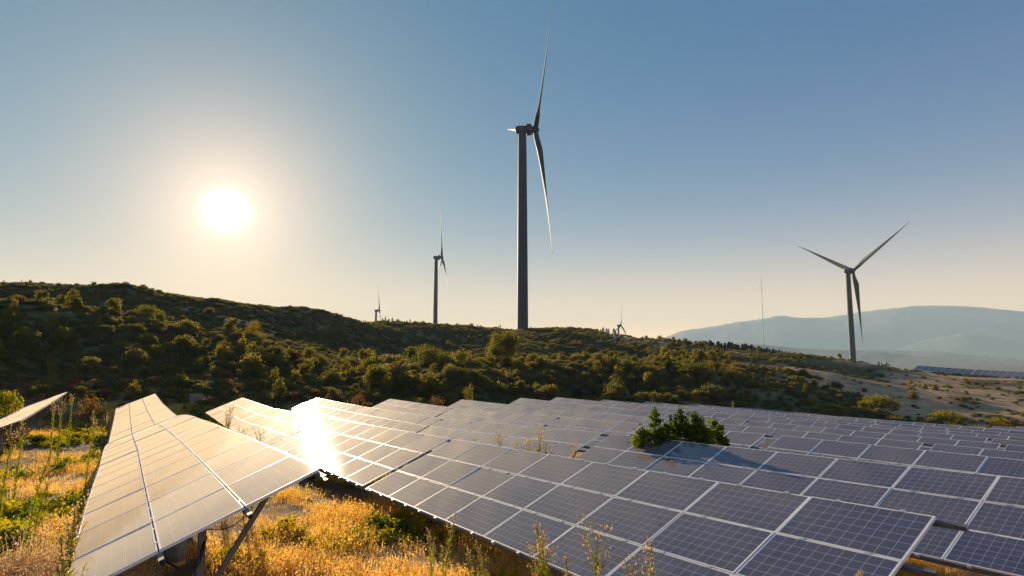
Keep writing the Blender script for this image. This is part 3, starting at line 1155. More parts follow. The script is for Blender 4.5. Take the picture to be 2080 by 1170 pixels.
def turbine(top_px, D, yaw, phi, tilt, label, red=False, tower_h=TOWER_H, emblem=False):
    T = at(top_px[0], top_px[1], D)
    top = np.array(T)
    g = gz(top[0], top[1])
    root = empty('wind_turbine', (top[0], top[1], g - 0.3))
    tag(root, label, 'wind turbine', 'wind turbines along the ridges')
    hh = top[2] - (g - 0.3)
    tw = obj('tower', ME_TOWER, root)
    tw.scale = (1, 1, (hh - 1.30) / TOWER_H)
    head = Matrix.Translation((0, 0, hh)) @ Matrix.Rotation(math.pi / 2 - yaw, 4, 'Z') @ Matrix.Rotation(-tilt, 4, 'Y')
    na = obj('nacelle', ME_NAC, root)
    na.matrix_local = head
    ge = obj('generator', ME_GEN, root)
    ge.matrix_local = head
    va = obj('wind_vane', ME_MAST, root)
    va.matrix_local = head
    hb = obj('hub', ME_HUB, root)
    hb.matrix_local = head
    # local +Y of the head is the horizontal rotor direction (away from the upwind axis' right side)
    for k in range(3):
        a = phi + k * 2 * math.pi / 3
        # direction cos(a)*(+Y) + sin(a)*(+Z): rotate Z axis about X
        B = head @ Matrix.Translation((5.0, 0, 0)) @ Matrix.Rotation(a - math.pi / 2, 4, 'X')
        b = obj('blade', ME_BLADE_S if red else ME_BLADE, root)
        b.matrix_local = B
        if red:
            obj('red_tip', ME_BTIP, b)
    if emblem:
        mb = MB()
        y = -1.515
        mb.add([(-0.75 + 0.20 * math.cos(a), y, 0.05 + 0.2 * math.sin(a)) for a in np.linspace(0, 2 * math.pi, 13)[:-1]] + [(-0.75, y, 0.05)],
               [((k + 1) % 12, k, 12) for k in range(12)])
        e = obj('emblem', mb.mesh('emblem', [M_RED]), na)
    return root


turbine((1061, 263.5), 220, math.radians(79), math.radians(20.5), math.radians(5.1), 'tallest wind turbine, its tower standing in the middle of the picture', emblem=True)
turbine((886, 523.0), 540, math.radians(77), math.radians(350.9), math.radians(5.3), 'middle-sized wind turbine on the ridge left of the tallest one')
turbine((1722, 550.5), 470, math.radians(68), math.radians(29.6), math.radians(5.4), 'wind turbine with three spread blades standing before the hazy mountains at right', red=True)
turbine((764, 631), 950, math.radians(77.5), math.radians(326), math.radians(5.5), 'tiny wind turbine half sunk behind the left ridge, leftmost of all')
turbine((1256, 661), 1080, math.radians(77.7), math.radians(344.5), math.radians(4), 'tiny wind turbine half sunk behind the crest between the tall turbine and the mast')

# guyed met mast far behind
c = at(1549, 562, 950)
gzz = CZ - 62
c2 = at(1552, 705, 950)
root = empty('radio_mast', (c2[0], c2[1], gz(c2[0], c2[1]) - 0.5))
tag(root, 'thin guyed lattice mast rising above the far hills right of centre', 'mast')
bz = root.location.z
hh = c[2] - bz
mb = MB()
for a in (0, 2.094, 4.189):
    mb.bar((0.42 * math.cos(a), 0.42 * math.sin(a), 0), (0.42 * math.cos(a), 0.42 * math.sin(a), hh), 0.16, 0.16, (1, 0, 0))
zz = 0.0
k = 0
while zz < hh - 3:
    for a in (0, 2.094, 4.189):
        a2 = a + 2.094
        p, q = (0.42 * math.cos(a), 0.42 * math.sin(a), zz), (0.42 * math.cos(a2), 0.42 * math.sin(a2), zz + 2.6)
        mb.bar(p, q, 0.09, 0.09)
    zz += 2.6
obj('lattice', mb.mesh('lattice', [M_DARK]), root)
for lev in (0.42, 0.75, 0.97):
    for a in (0.5, 2.6, 4.7):
        mb = MB()
        mb.tube([(0.4 * math.cos(a), 0.4 * math.sin(a), hh * lev), (38 * math.cos(a), 38 * math.sin(a), 0.5)], 0.02, 4)
        obj('guy_wire', mb.mesh('guy_wire', [M_DARK]), root)

# ------------------------------------------------------------------ plants
def leaf_quads(C, size, rng_, flat=0.0, aspect=1.7, down=0.0):
    """Diamond leaves at centres C."""
    n = len(C)
    d = rng_.normal(size=(n, 3))
    d[:, 2] *= (1 - flat)
    d[:, 2] -= down
    d /= np.linalg.norm(d, axis=1, keepdims=True)
    r = rng_.normal(size=(n, 3))
    s = np.cross(d, r)
    s /= np.linalg.norm(s, axis=1, keepdims=True)
    L = (size * rng_.uniform(0.6, 1.35, n))[:, None]
    V = np.stack([C - d * L * 0.5, C + s * L * 0.5 / aspect, C + d * L * 0.5, C - s * L * 0.5 / aspect], 1).reshape(-1, 3)
    F = np.arange(4 * n).reshape(n, 4)
    return V, F


def crown_points(lobes, n, rng_, shell=0.45):
    """Points through the volume of ellipsoid lobes, denser near their skins."""
    w = np.array([l[3] * l[4] * l[5] for l in lobes]) ** 0.75
    k = rng_.choice(len(lobes), n, p=w / w.sum())
    Lb = np.array(lobes)[k]
    d = rng_.normal(size=(n, 3))
    d /= np.linalg.norm(d, axis=1, keepdims=True)
    rad = rng_.random(n) ** shell
    rad = np.where(rng_.random(n) < 0.15, rad * 1.12, rad)
    return Lb[:, :3] + d * rad[:, None] * Lb[:, 3:6]


def random_lobes(R, H, count, rng_, z0=0.25, small=0.42):
    L = []
    for k in range(count):
        a = rng_.uniform(0, 2 * math.pi)
        t = rng_.random()
        q = R * (1 - small) * math.sqrt(rng_.random()) * (1 - 0.45 * t)
        s = small * rng_.uniform(0.65, 1.2)
        L.append((q * math.cos(a), q * math.sin(a), H * (z0 + (1 - z0 - 0.2) * t), R * s, R * s, H * s * 0.62))
    return L


def shrub_mesh(name, R, H, n, leaf, lobes, seed, mat, z0=0.25, small=0.42, flat=0.3):
    r = np.random.default_rng(seed)
    P = crown_points(random_lobes(R, H, lobes, r, z0, small), n, r)
    P += r.normal(0, 0.055 * R, P.shape) * (r.random((n, 1)) < 0.45)
    P[:, 2] = np.maximum(P[:, 2], 0.02 * H)
    V, F = leaf_quads(P, leaf, r, flat)
    return np_mesh(name, V, F, [mat])


def limb_tree(mb, base, top, r0, limbs, rng_, spread):
    pts = [np.array(base, float)]
    for t in np.linspace(0.2, 1, 6):
        q = np.array(base) * (1 - t) + np.array(top) * t + rng_.normal(size=3) * 0.03 * spread * np.array([1, 1, 0.2])
        pts.append(q)
    mb.tube(pts, np.linspace(r0, r0 * 0.3, len(pts)), 8)
    for k in range(limbs):
        t = rng_.uniform(0.3, 0.85)
        p = np.array(base) * (1 - t) + np.array(top) * t
        a = 2 * math.pi * (k + rng_.random()) / limbs
        L = spread * rng_.uniform(0.5, 0.9) * (1.1 - 0.5 * t)
        e = p + np.array([math.cos(a) * L, math.sin(a) * L, L * rng_.uniform(0.35, 0.8)])
        m = (p + e) / 2 + np.array([0, 0, -0.06 * L])
        mb.tube([p, m, e], [r0 * 0.45, r0 * 0.3, r0 * 0.1], 6)


def gn_scatter(name, P, scale, pick, protos, yaw, tilt=None):
    """One object: instances of the source plants on the points P."""
    me = bpy.data.meshes.new(name)
    me.vertices.add(len(P))
    me.vertices.foreach_set('co', np.asarray(P, np.float32).ravel())
    for nm, arr, ty in (('sc', scale, 'FLOAT'), ('pick', pick, 'INT')):
        a = me.attributes.new(nm, ty, 'POINT')
        a.data.foreach_set('value', np.asarray(arr, np.float32 if ty == 'FLOAT' else np.int32))
    rot = np.zeros((len(P), 3), np.float32)
    rot[:, 2] = yaw
    if tilt is not None:
        rot[:, 0] = tilt
    a = me.attributes.new('rot', 'FLOAT_VECTOR', 'POINT')
    a.data.foreach_set('vector', rot.ravel())
    o = obj(name, me)
    ng = bpy.data.node_groups.new(name, 'GeometryNodeTree')
    ng.interface.new_socket('Geometry', in_out='INPUT', socket_type='NodeSocketGeometry')
    ng.interface.new_socket('Geometry', in_out='OUTPUT', socket_type='NodeSocketGeometry')
    gi, go = ng.nodes.new('NodeGroupInput'), ng.nodes.new('NodeGroupOutput')
    jn = ng.nodes.new('GeometryNodeJoinGeometry')

    def attr(nm, ty):
        x = ng.nodes.new('GeometryNodeInputNamedAttribute')
        x.data_type = ty
        x.inputs['Name'].default_value = nm
        return [s for s in x.outputs if s.enabled and s.name == 'Attribute'][0]
    s_sc, s_pk, s_rt = attr('sc', 'FLOAT'), attr('pick', 'INT'), attr('rot', 'FLOAT_VECTOR')
    for k, po in enumerate(protos):
        oi = ng.nodes.new('GeometryNodeObjectInfo')
        oi.inputs['Object'].default_value = po
        oi.inputs['As Instance'].default_value = True
        ip = ng.nodes.new('GeometryNodeInstanceOnPoints')
        cmp_ = ng.nodes.new('FunctionNodeCompare')
        cmp_.data_type = 'INT'
        cmp_.operation = 'EQUAL'
        ins = [s for s in cmp_.inputs if s.enabled]
        ng.links.new(s_pk, ins[0])
        ins[1].default_value = k
        ng.links.new(gi.outputs[0], ip.inputs['Points'])
        ng.links.new(cmp_.outputs[0], ip.inputs['Selection'])
        ng.links.new(oi.outputs['Geometry'], ip.inputs['Instance'])
        ng.links.new(s_rt, ip.inputs['Rotation'])
        ng.links.new(s_sc, ip.inputs['Scale'])
        ng.links.new(ip.outputs[0], jn.inputs[0])
    ng.links.new(jn.outputs[0], go.inputs[0])
    md = o.modifiers.new('scatter', 'NODES')
    md.node_group = ng
    return tag(o, kind='stuff')


def proto(name, me):
    o = bpy.data.objects.new(name, me)
    o.use_fake_user = True
    return o


def wedge(n, d0, d1, az0, az1, power=1.0):
    """Random ground points in a sector in front of the viewer."""
    u = rng.random(n)
    D = (d0 ** (2 * power) + u * (d1 ** (2 * power) - d0 ** (2 * power))) ** (1 / (2 * power))
    a = np.radians(rng.uniform(az0, az1, n))
    return D * np.sin(a), D * np.cos(a), D, np.degrees(a)


# ---- scrub on the hills
P_SHRUB = [proto('shrub_source', shrub_mesh('shrub_leaves', 1.0, 1.15, 1100, 0.14, 12, 100 + k, M_SHRUB, 0.22, 0.45)) for k in range(5)]
P_SHRUB += [proto('shrub_source', shrub_mesh('shrub_leaves', 1.0, 1.0, 1000, 0.14, 11, 120 + k, M_SCRUB, 0.2, 0.45)) for k in range(3)]
P_SHRUB += [proto('shrub_source', shrub_mesh('shrub_leaves', 0.95, 1.35, 1000, 0.135, 11, 130 + k, M_TREE, 0.25, 0.42)) for k in range(2)]
P_SHRUB += [proto('shrub_source', shrub_mesh('yellow_shrub', 1.0, 1.2, 950, 0.13, 13, 160, M_YBUSH, 0.25, 0.36)), proto('shrub_source', shrub_mesh('rusty_shrub', 1.0, 0.9, 480, 0.17, 8, 161, M_RUST, 0.2, 0.42)),
            proto('shrub_source', shrub_mesh('thin_shrub', 0.8, 1.7, 330, 0.17, 11, 162, M_YBUSH, 0.15, 0.30)), proto('shrub_source', shrub_mesh('tall_shrub', 0.9, 1.9, 700, 0.19, 12, 163, M_TREE, 0.2, 0.34))]
P_LOW = [proto('scrub_source', shrub_mesh('scrub_leaves', 1.0, 0.62, 560, 0.15, 9, 140 + k, M_SCRUB, 0.1, 0.5)) for k in range(4)]
P_LOW += [proto('scrub_source', shrub_mesh('scrub_leaves', 1.0, 0.60, 520, 0.15, 9, 150 + k, M_SHRUB, 0.1, 0.5)) for k in range(2)]

x, y, D, a = wedge(30000, 64, 235, -48, 46, 0.75)
f = field_mask(x, y)
clump = fbm(x, y, 18, 61, 3)
sand = sandness(x, y)
left = (a < -8) & (D < 215)
bank = (D < 128) & (a < 31)
dens = np.where(left, 0.50 + 0.9 * clump, 0.0)
dens = np.where(left, 0.62 * dens, dens)
dens = np.where(left & (D > 112), 0.30 * dens + 0.05, dens)
dens = np.where(bank, np.maximum(dens, np.where(a < -14, 0.50, 0.95) + 0.8 * clump), dens)
right = (a >= 14)
dens = np.where(right & ~bank, 0.34 + 1.6 * clump, dens)
dens = np.where((~left) & (~right) & (~bank), 0.06 + 0.35 * np.maximum(clump, 0), dens)
dens *= (1 - f) * (1 - 0.85 * sand)
dens = np.where((a > 29.5) & (D > 160), 0, dens)
ok = rng.random(len(x)) < dens * 0.55
x, y, D, a, clump, bank = x[ok], y[ok], D[ok], a[ok], clump[ok], bank[ok]
sc = np.clip(np.exp(rng.normal(0.08, 0.38, len(x))), 0.4, 2.4) * np.where(bank, 1.25, 1.0) * np.where(a > 20, 0.62, 1.0) * (1 + 0.5 * np.clip(clump, -0.5, 0.6))
sc *= np.where((D > 150), 0.72, 1.0) * np.where((a < -8) & (D > 112), 0.78, 1.0)
sc *= np.where(bank & (a > -2), 0.80, 1.0) * np.where((np.abs(a) < 5) & bank, 0.8, 1.0)
sc *= np.where((a < 22) & (D < 76), 0.62, 1.0) * np.where(a < -8, 0.78, 0.92) * rng.uniform(0.75, 1.2, len(x))
pk = rng.choice(len(P_SHRUB), len(x), p=[.084] * 10 + [.035, .012, .038, .075])
alt = rng.choice([10, 11, 12, 13, 10], len(x))
pk = np.where((a < -8) & (rng.random(len(x)) < 0.30), alt, pk)
gn_scatter('hillside_shrubs', np.stack([x, y, ground_z(x, y) - 0.1], -1), sc, pk, P_SHRUB, rng.uniform(0, 6.28, len(x)))
print('shrubs', len(x))

x, y, D, a = wedge(46000, 68, 240, -48, 46, 0.75)
f = field_mask(x, y)
clump = fbm(x, y, 9, 63, 4)
sand = sandness(x, y)
dens = np.where(a > 16, 0.74 + 1.9 * clump, 0.95 + 0.6 * clump)
dens *= (1 - f) * (1 - 0.86 * sand)
dens = np.where((a > 29.5) & (D > 172), 0.25 * dens, dens)
ok = rng.random(len(x)) < dens * 0.62
x, y, D, a = x[ok], y[ok], D[ok], a[ok]
sc = rng.uniform(0.5, 1.35, len(x)) * np.where(a > 16, 0.7, 1.0)
pk = rng.integers(0, len(P_LOW), len(x))
gn_scatter('low_scrub', np.stack([x, y, ground_z(x, y) - 0.06], -1), sc, pk, P_LOW, rng.uniform(0, 6.28, len(x)))
print('low scrub', len(x))


# ---- grass
def grass_mesh(name, n, R, h, w, lean, mat, seed, head=0.0):
    r = np.random.default_rng(seed)
    a = r.uniform(0, 2 * math.pi, n)
    q = R * np.sqrt(r.random(n))
    B = np.stack([q * np.cos(a), q * np.sin(a), np.full(n, -0.03)], -1)
    H = h * r.uniform(0.45, 1.15, n)
    da = a + r.normal(0, 0.9, n)
    le = lean * r.uniform(0.2, 1.2, n)
    dr = np.stack([np.cos(da), np.sin(da), np.zeros(n)], -1)
    sd = np.stack([-np.sin(da + r.normal(0, .8, n)), np.cos(da), np.zeros(n)], -1)
    W_ = (w * r.uniform(0.6, 1.3, n))[:, None]
    m = B + dr * (le * H * 0.3)[:, None] + np.array([0, 0, 1.0]) * (H * 0.55)[:, None]
    t = B + dr * (le * H)[:, None] + np.array([0, 0, 1.0]) * (H * (1 - 0.25 * le))[:, None]
    V = np.stack([B - sd * W_ / 2, B + sd * W_ / 2, m + sd * W_ * 0.4, m - sd * W_ * 0.4, t], 1).reshape(-1, 3)
    k = np.arange(n)[:, None] * 5
    Q = k + np.array([[0, 1, 2, 3]])
    T = k + np.array([[3, 2, 4]])
    if head:
        P = np.concatenate([t + r.normal(0, 0.02, (n, 3)) - np.array([0, 0, 0.03]) * j for j in range(3)])
        LV, LF = leaf_quads(P, head, r, 0.0, 2.6)
        LF = LF + len(V)
        V = np.concatenate([V, LV])
        Q = np.concatenate([Q, LF])
    return np_mesh(name, V, [Q, T], [mat])


P_GRASS = [proto('grass_source', grass_mesh('dry_grass_clump', 60, 0.30, 0.25, 0.009, 0.75, M_DRY, 200 + k, 0.035 if k < 2 else 0)) for k in range(4)]
P_GREEN = [proto('grass_source', grass_mesh('green_grass_clump', 46, 0.26, 0.24, 0.012, 0.75, M_GRN, 210 + k)) for k in range(3)]
P_GREEN += [proto('grass_source', shrub_mesh('green_herb', 0.30, 0.26, 150, 0.075, 6, 215 + k, M_GRN, 0.15, 0.5)) for k in range(2)]
P_GREEN += [proto('grass_source', shrub_mesh('dark_herb', 0.30, 0.24, 150, 0.07, 6, 218 + k, M_SAPLING, 0.15, 0.5)) for k in range(1)]
P_PALE = [proto('grass_source', grass_mesh('plume_grass_clump', 60, 0.22, 0.60, 0.008, 0.60, M_PALE, 220 + k, 0.035)) for k in range(3)]

x1, y1, D1, a1 = wedge(9000, 4.5, 20, -46, 44, 0.8)
x2, y2, D2, a2 = wedge(15000, 20, 72, -48, 20, 0.8)
x, y, D = np.r_[x1, x2], np.r_[y1, y2], np.r_[D1, D2]
n_, st_ = field_ns(x, y)
vis = (n_ < 1.5) | ((n_ < 4) & (D < 24)) | (D > 52)
cover = fbm(x, y, 3.4, 81, 4)
keep = vis & (rng.random(len(x)) < np.clip(0.56 + 1.8 * cover, 0.05, 1)) & (np.hypot(x, y) < 73)
x, y, D, n_, st_ = x[keep], y[keep], D[keep], n_[keep], st_[keep]
zz = ground_z(x, y)
greenish = fbm(x, y, 4.5, 91, 3) + np.where(n_ < -0.05, 0.16, -0.40) + np.where((n_ > 0.86) & (n_ < 1.6), 0.45, 0)
is_g = greenish + rng.normal(0, 0.10, len(x)) > 0.08
pl = at(70, 990, 12.5)
is_p = (np.hypot((x - pl[0]) / 1.6, (y - pl[1]) / 1.2) < 1.0) & (rng.random(len(x)) < 0.8)
pl2 = at(150, 1000, 13.5)
is_p |= (np.hypot(x - pl2[0], y - pl2[1]) < 0.8) & (rng.random(len(x)) < 0.7)
is_p |= (rng.random(len(x)) < 0.008) & (n_ < 0)
is_g &= ~is_p
is_d = ~is_g & ~is_p
grow = 1 + 0.012 * D
for nm, sel, pr in (('dry_grass', is_d, P_GRASS), ('green_grass', is_g, P_GREEN), ('plume_grass', is_p, P_PALE)):
    k = sel.sum()
    gn_scatter(nm, np.stack([x[sel], y[sel], zz[sel]], -1), rng.uniform(0.65, 1.35, k) * grow[sel] * (1 + 0.5 * np.clip(cover[keep][sel], -.5, .6)), rng.integers(0, len(pr), k), pr, rng.uniform(0, 6.28, k))
    print(nm, k)

# extra plume grass on the mound at the left
k = 170
a = rng.uniform(0, 6.28, k)
q = np.sqrt(rng.random(k))
xx, yy = pl[0] + 1.9 * q * np.cos(a), pl[1] + 1.0 * q * np.sin(a)
gn_scatter('plume_grass', np.stack([xx, yy, ground_z(xx, yy)], -1), rng.uniform(0.6, 1.0, k), rng.integers(0, 3, k), P_PALE, rng.uniform(0, 6.28, k))


# ---- tall weeds
def weed_parts(seed, h, bushy):
    r = np.random.default_rng(seed)
    mb = MB()
    lean = r.normal(0, 0.08, 2)
    pts = [(lean[0] * h * t * t, lean[1] * h * t * t, h * t) for t in np.linspace(0, 1, 7)]
    mb.tube(pts, np.linspace(0.011, 0.004, 7), 5)
    cen, cen2 = [], []
    pts = np.array(pts)
    nl = int(150 + 80 * bushy)
    LV = []
    for k in range(nl):
        t = r.uniform(0.10, 0.86)
        p = np.array([np.interp(t, np.linspace(0, 1, 7), pts[:, j]) for j in range(3)])
        a = r.uniform(0, 2 * math.pi)
        L = (0.13 - 0.07 * t) * r.uniform(0.7, 1.3)
        d = np.array([math.cos(a), math.sin(a), r.uniform(0.5, 1.4)])
        d /= np.linalg.norm(d)
        s = np.cross(d, [0, 0, 1.0])
        s /= np.linalg.norm(s)
        LV.append([p, p + d * L * 0.45 + s * 0.011, p + d * L, p + d * L * 0.45 - s * 0.011])
    LV = np.array(LV).reshape(-1, 3)
    leaves = (LV, np.arange(len(LV)).reshape(-1, 4))
    # branching seed head
    C = []
    nb = int(9 + 10 * bushy)
    for k in range(nb):
        t = r.uniform(0.70, 1.0)
        p = np.array([np.interp(t, np.linspace(0, 1, 7), pts[:, j]) for j in range(3)])
        a = r.uniform(0, 2 * math.pi)
        L = h * 0.16 * (1.25 - t) / 0.5 * r.uniform(0.6, 1.2) * (0.55 + 0.8 * bushy)
        e = p + np.array([math.cos(a) * L * 0.55, math.sin(a) * L * 0.55, L * 1.1])
        mb.tube([p, (p + e) / 2 + np.array([0, 0, -0.01]), e], 0.0022, 3, False)
        for j in range(9):
            C.append(p + (e - p) * r.uniform(0.25, 1.05) + r.normal(0, 0.012, 3))
    for j in range(22):
        t = r.uniform(0.84, 1.03)
        C.append(np.array([np.interp(t, np.linspace(0, 1, 7), pts[:, q]) for q in range(3)]) + r.normal(0, 0.011, 3))
    SV, SF = leaf_quads(np.array(C), 0.030, r, 0, 2.0)
    return mb, leaves, (SV, SF)


WEED_ME = []
for k, bushy in enumerate((0.1, 0.2, 0.35, 0.9, 0.6)):
    mb, lv, sd = weed_parts(300 + k, 1.6, bushy)
    WEED_ME.append((mb.mesh('stem', [M_WEED], True), np_mesh('leaves', lv[0], lv[1], [M_WEED]), np_mesh('seed_head', sd[0], sd[1], [M_SEED])))


def weed(px, py_top, D, kind, label, group, rz=None, ground=None):
    tip = at(px, py_top, D)
    g = gz(tip[0], tip[1]) - 0.03 if ground is None else ground
    h = max(0.5, tip[2] - g)
    root = empty('tall_weed', (tip[0], tip[1], g), rng.uniform(0, 6.28) if rz is None else rz)
    s = h / 1.6
    root.scale = (min(s, 1.25), min(s, 1.25), s)
    tag(root, label, 'weed', group)
    for nm, m in zip(('stem', 'leaves', 'seed_head'), WEED_ME[kind]):
        o = obj(nm, m, root)
        if nm != 'stem':
            tag(o, kind='stuff')


GW1 = 'tall weeds before the blue panels'
for px, py, D, kind, label in [
    (880, 1072, 10.8, 0, 'slim green weed, shorter left neighbour of the tallest weed before the blue panels'),
    (874, 1098, 10.3, 0, 'short thin weed at the left of the weed clump before the blue panels'),
    (901, 1046, 10.4, 1, 'tallest bright green weed standing before the low edge of the blue panels'),
    (904, 1106, 9.8, 0, 'short weed hidden among the clump below the tallest green weed'),
    (962, 1112, 9.6, 0, 'single slim weed right of the bright clump, before the panels\' dark low edge'),
    (993, 1102, 9.3, 1, 'leafy green weed with a nodding tip before the dark panel edge'),
    (988, 1135, 9.0, 3, 'withered brown weed behind the leafy one with nodding tip'),
    (1100, 1120, 8.4, 3, 'loose tan weed left of the straight green one crossing the panels'),
    (1118, 1095, 8.2, 4, 'pale seeding weed just left of the straight green stalk'),
    (1131, 1068, 8.0, 1, 'straight green weed with a brown plume crossing the blue panels'),
    (1161, 1128, 7.8, 0, 'short bare green stalk between the plumed weed and the branching one'),
    (1201, 1078, 7.6, 3, 'branching weed with a wide tan seed head before the blue panels'),
    (1263, 1158, 7.2, 3, 'tip of a small tan weed low between branching and leaning weeds'),
    (1318, 1114, 7.0, 1, 'yellow weed leaning left near the bottom edge of blue panels'),
    (1735, 1158, 6.2, 0, 'small green weed tip before the nearest blue panel corner')]:
    weed(px, py, D, kind, label, GW1)
GW2 = 'tall weeds beside the cream panels'
for px, py, D, kind, label in [
    (147, 1046, 8.2, 4, 'feathery green weed against the low edge of the cream panels'),
    (152, 1106, 7.0, 0, 'thick green weed stalk at the bottom corner of the cream panels'),
    (199, 1076, 6.4, 1, 'slim weed with forked tip crossing the cream panels\' near corner')]:
    weed(px, py, D, kind, label, GW2)
GW3 = 'tall weeds in the grass at left'
for px, py, D, kind, label in [
    (12, 884, 19, 3, 'weed with a round pale head at the left picture edge'),
    (40, 868, 22, 4, 'feathery weed bending right below the edge-on solar table'),
    (66, 930, 15, 1, 'straight yellow stalk above the pale plume grass mound'),
    (110, 822, 34, 4, 'pale headed weed next to the dark stemmed one by the edge-on table'),
    (125, 818, 33, 3, 'dark stemmed weed with a bushy pale head by the edge-on table'),
    (148, 806, 42, 4, 'tall weed near the far tip of the edge-on solar table'),
    (188, 835, 36, 1, 'yellowish weed midway between the edge-on table and the cream row'),
    (183, 858, 24, 4, 'bright weed in haze left of the cream row\'s bend'),
    (74, 965, 14, 1, 'leafy stalk standing in the green herbs at left')]:
    weed(px, py, D, kind, label, GW3)
# weeds that grow up between the rows
GW4 = 'weeds growing up between the solar rows'
_bt = [(1018, 884, 1, 4, 'bushy tan weed rising behind the blue table, left of the tallest'), (1039, 899, 1, 0, 'tiny weed sprig behind the blue table, between bushy and paired weeds'),
       (1068, 898, 1, 4, 'small grey-green weed left beside the tallest tan weed behind the table'), (1081, 910, 1, 0, 'lowest sprig at the foot of the tallest tan weed'),
       (1088, 881, 1, 3, 'tallest tan weed rising behind the big blue table'), (1098, 900, 1, 0, 'thin companion sprig right of the tallest tan weed behind the table'),
       (1111, 906, 1, 0, 'slanting sprig between the tallest tan weed and the gap in the row'), (1154, 912, 1, 4, 'fan shaped tan weed left of the gap in the row'),
       (975, 893, 1, 0, 'tiny pale sprig far left behind the big blue table'), (463, 835, 0, 4, 'sprig in front of the farthest gold table'),
       (453, 844, 0, 0, 'thin stalk left of the sprig before the farthest gold table'), (503, 879, 0, 4, 'left one of two sprigs above the cream row\'s high edge'),
       (517, 884, 0, 3, 'right one of two sprigs above the cream row\'s high edge'), (1556, 897, 3, 1, 'yellow-green sprout in the gap between two blue tables at right'),
       (1490, 818, 9, 3, 'bright yellow sprout behind the last visible row right of the bush')]
for px, py, row, kind, label in _bt:
    d = ray(px, py)
    perp = (row - 1) * PITCH_ROW + SL * math.cos(TILT) + 0.35
    t = (perp + T1 @ HV) / (d[:2] @ HV)
    weed(px, py, t * math.hypot(d[0], d[1]), kind, label, GW4)
# a belt of weeds and reeds at the foot of the hill
P_REED = [proto('reed_source', WEED_ME[k][1]) for k in (1, 3)] + [proto('reed_source', WEED_ME[k][2]) for k in (3, 4)]
x, y, D, a = wedge(2600, 50, 74, -46, 10, 0.9)
n_, st_ = field_ns(x, y)
ok = (st_ < -46 + 5 * rng.random(len(x))) & (D < 66) & (rng.random(len(x)) < 0.3 + fbm(x, y, 5, 17, 2))
x, y = x[ok], y[ok]
pk = rng.integers(0, 2, len(x))
zz = ground_z(x, y)
sc = rng.uniform(0.35, 0.85, len(x))
yw = rng.uniform(0, 6.28, len(x))
P2 = np.stack([x, y, zz], -1)
gn_scatter('weed_belt', np.concatenate([P2, P2]), np.r_[sc, sc], np.r_[pk, pk + 2], P_REED, np.r_[yw, yw])
print('weed belt', len(x))
P_RUSTY = [proto('rusty_source', shrub_mesh('rusty_leaves', 0.8, 0.85, 320, 0.14, 7, 330 + k, M_RUST, 0.2, 0.45)) for k in range(3)]
x, y, D, a = wedge(900, 58, 74, -46, 8, 0.9)
n_, st_ = field_ns(x, y)
ok = (st_ < -49) & (rng.random(len(x)) < 0.35 + 1.2 * fbm(x, y, 7, 27, 2))
x, y = x[ok], y[ok]
gn_scatter('rusty_undergrowth', np.stack([x, y, ground_z(x, y) - 0.05], -1), rng.uniform(0.6, 1.5, len(x)), rng.integers(0, 3, len(x)), P_RUSTY, rng.uniform(0, 6.28, len(x)))


# ---- single trees and bushes
def plant(name, cat, px, py_base, D, hpx, wpx, label, mat, leaf, n, lobes, seed, trunk=0.15, z0=0.22, small=0.42, group=None):
    b = at(px, py_base, D)
    g = gz(b[0], b[1])
    top = at(px, py_base - hpx, D)[2]
    H = max(top - g, 0.8)
    R = wpx / FPX * D / 2
    r = np.random.default_rng(seed)
    root = empty(name, (b[0], b[1], g - 0.05))
    tag(root, label, cat, group)
    mb = MB()
    limb_tree(mb, (0, 0, -0.1), (0.05 * R, 0.04 * R, H * 0.8), max(0.03, H * 0.018), 6, r, R * 0.75)
    obj('trunk', mb.mesh('trunk', [M_BARK], True), root)
    P = crown_points(random_lobes(R, H, lobes, r, z0, small), n, r, 0.5)
    P[:, 2] = np.maximum(P[:, 2], H * trunk)
    V, F = leaf_quads(P, leaf, r, 0.25)
    obj('crown', np_mesh('crown', V, F, [mat]), root)
    return root


plant('tree', 'tree', 1026, 745, 104, 82, 92, 'round leafy tree on the bank below the tallest turbine', M_TREE, 0.27, 8000, 26, 401, 0.22, 0.34, 0.30)
plant('bush', 'bush', 880, 752, 99, 62, 110, 'broad olive bush on the bank left of the round tree', M_TREE, 0.25, 3400, 16, 402, 0.02, 0.2, 0.36)
plant('bush', 'bush', 936, 748, 101, 44, 60, 'smaller rounded bush between broad olive bush and the round tree', M_TREE, 0.24, 1800, 10, 403, 0.02, 0.2, 0.4)
plant('bush', 'bush', 862, 730, 108, 34, 46, 'dark bush peeping over the left shoulder of the broad olive bush', M_SHRUB, 0.24, 1200, 9, 404, 0.02, 0.2, 0.4)
plant('sapling', 'tree', 953, 814, 68, 42, 50, 'pale green sapling just behind the far table ends, below the round tree', M_YBUSH, 0.17, 900, 16, 405, 0.05, 0.25, 0.26)
plant('bush', 'bush', 744, 762, 92, 34, 50, 'light yellow-green bush at the left end of the bank', M_YBUSH, 0.2, 1000, 12, 406, 0.02, 0.25, 0.32)
plant('bush', 'bush', 1216, 764, 100, 36, 34, 'light green pointed bush on the bank below the tiny right turbine', M_YBUSH, 0.2, 900, 11, 407, 0.02, 0.25, 0.34)
plant('bush', 'bush', 1240, 812, 84, 50, 60, 'dull green bush against the dark bank above the blue panels', M_TREE, 0.2, 1500, 12, 408, 0.02)
plant('bush', 'bush', 1325, 775, 98, 36, 90, 'wide green bush on the bank below the bare sand scar', M_TREE, 0.22, 2200, 14, 409, 0.02)
plant('bush', 'bush', 1410, 790, 97, 54, 96, 'large mound-shaped olive bush on the bank left of the yellow one', M_TREE, 0.23, 3000, 16, 410, 0.02)
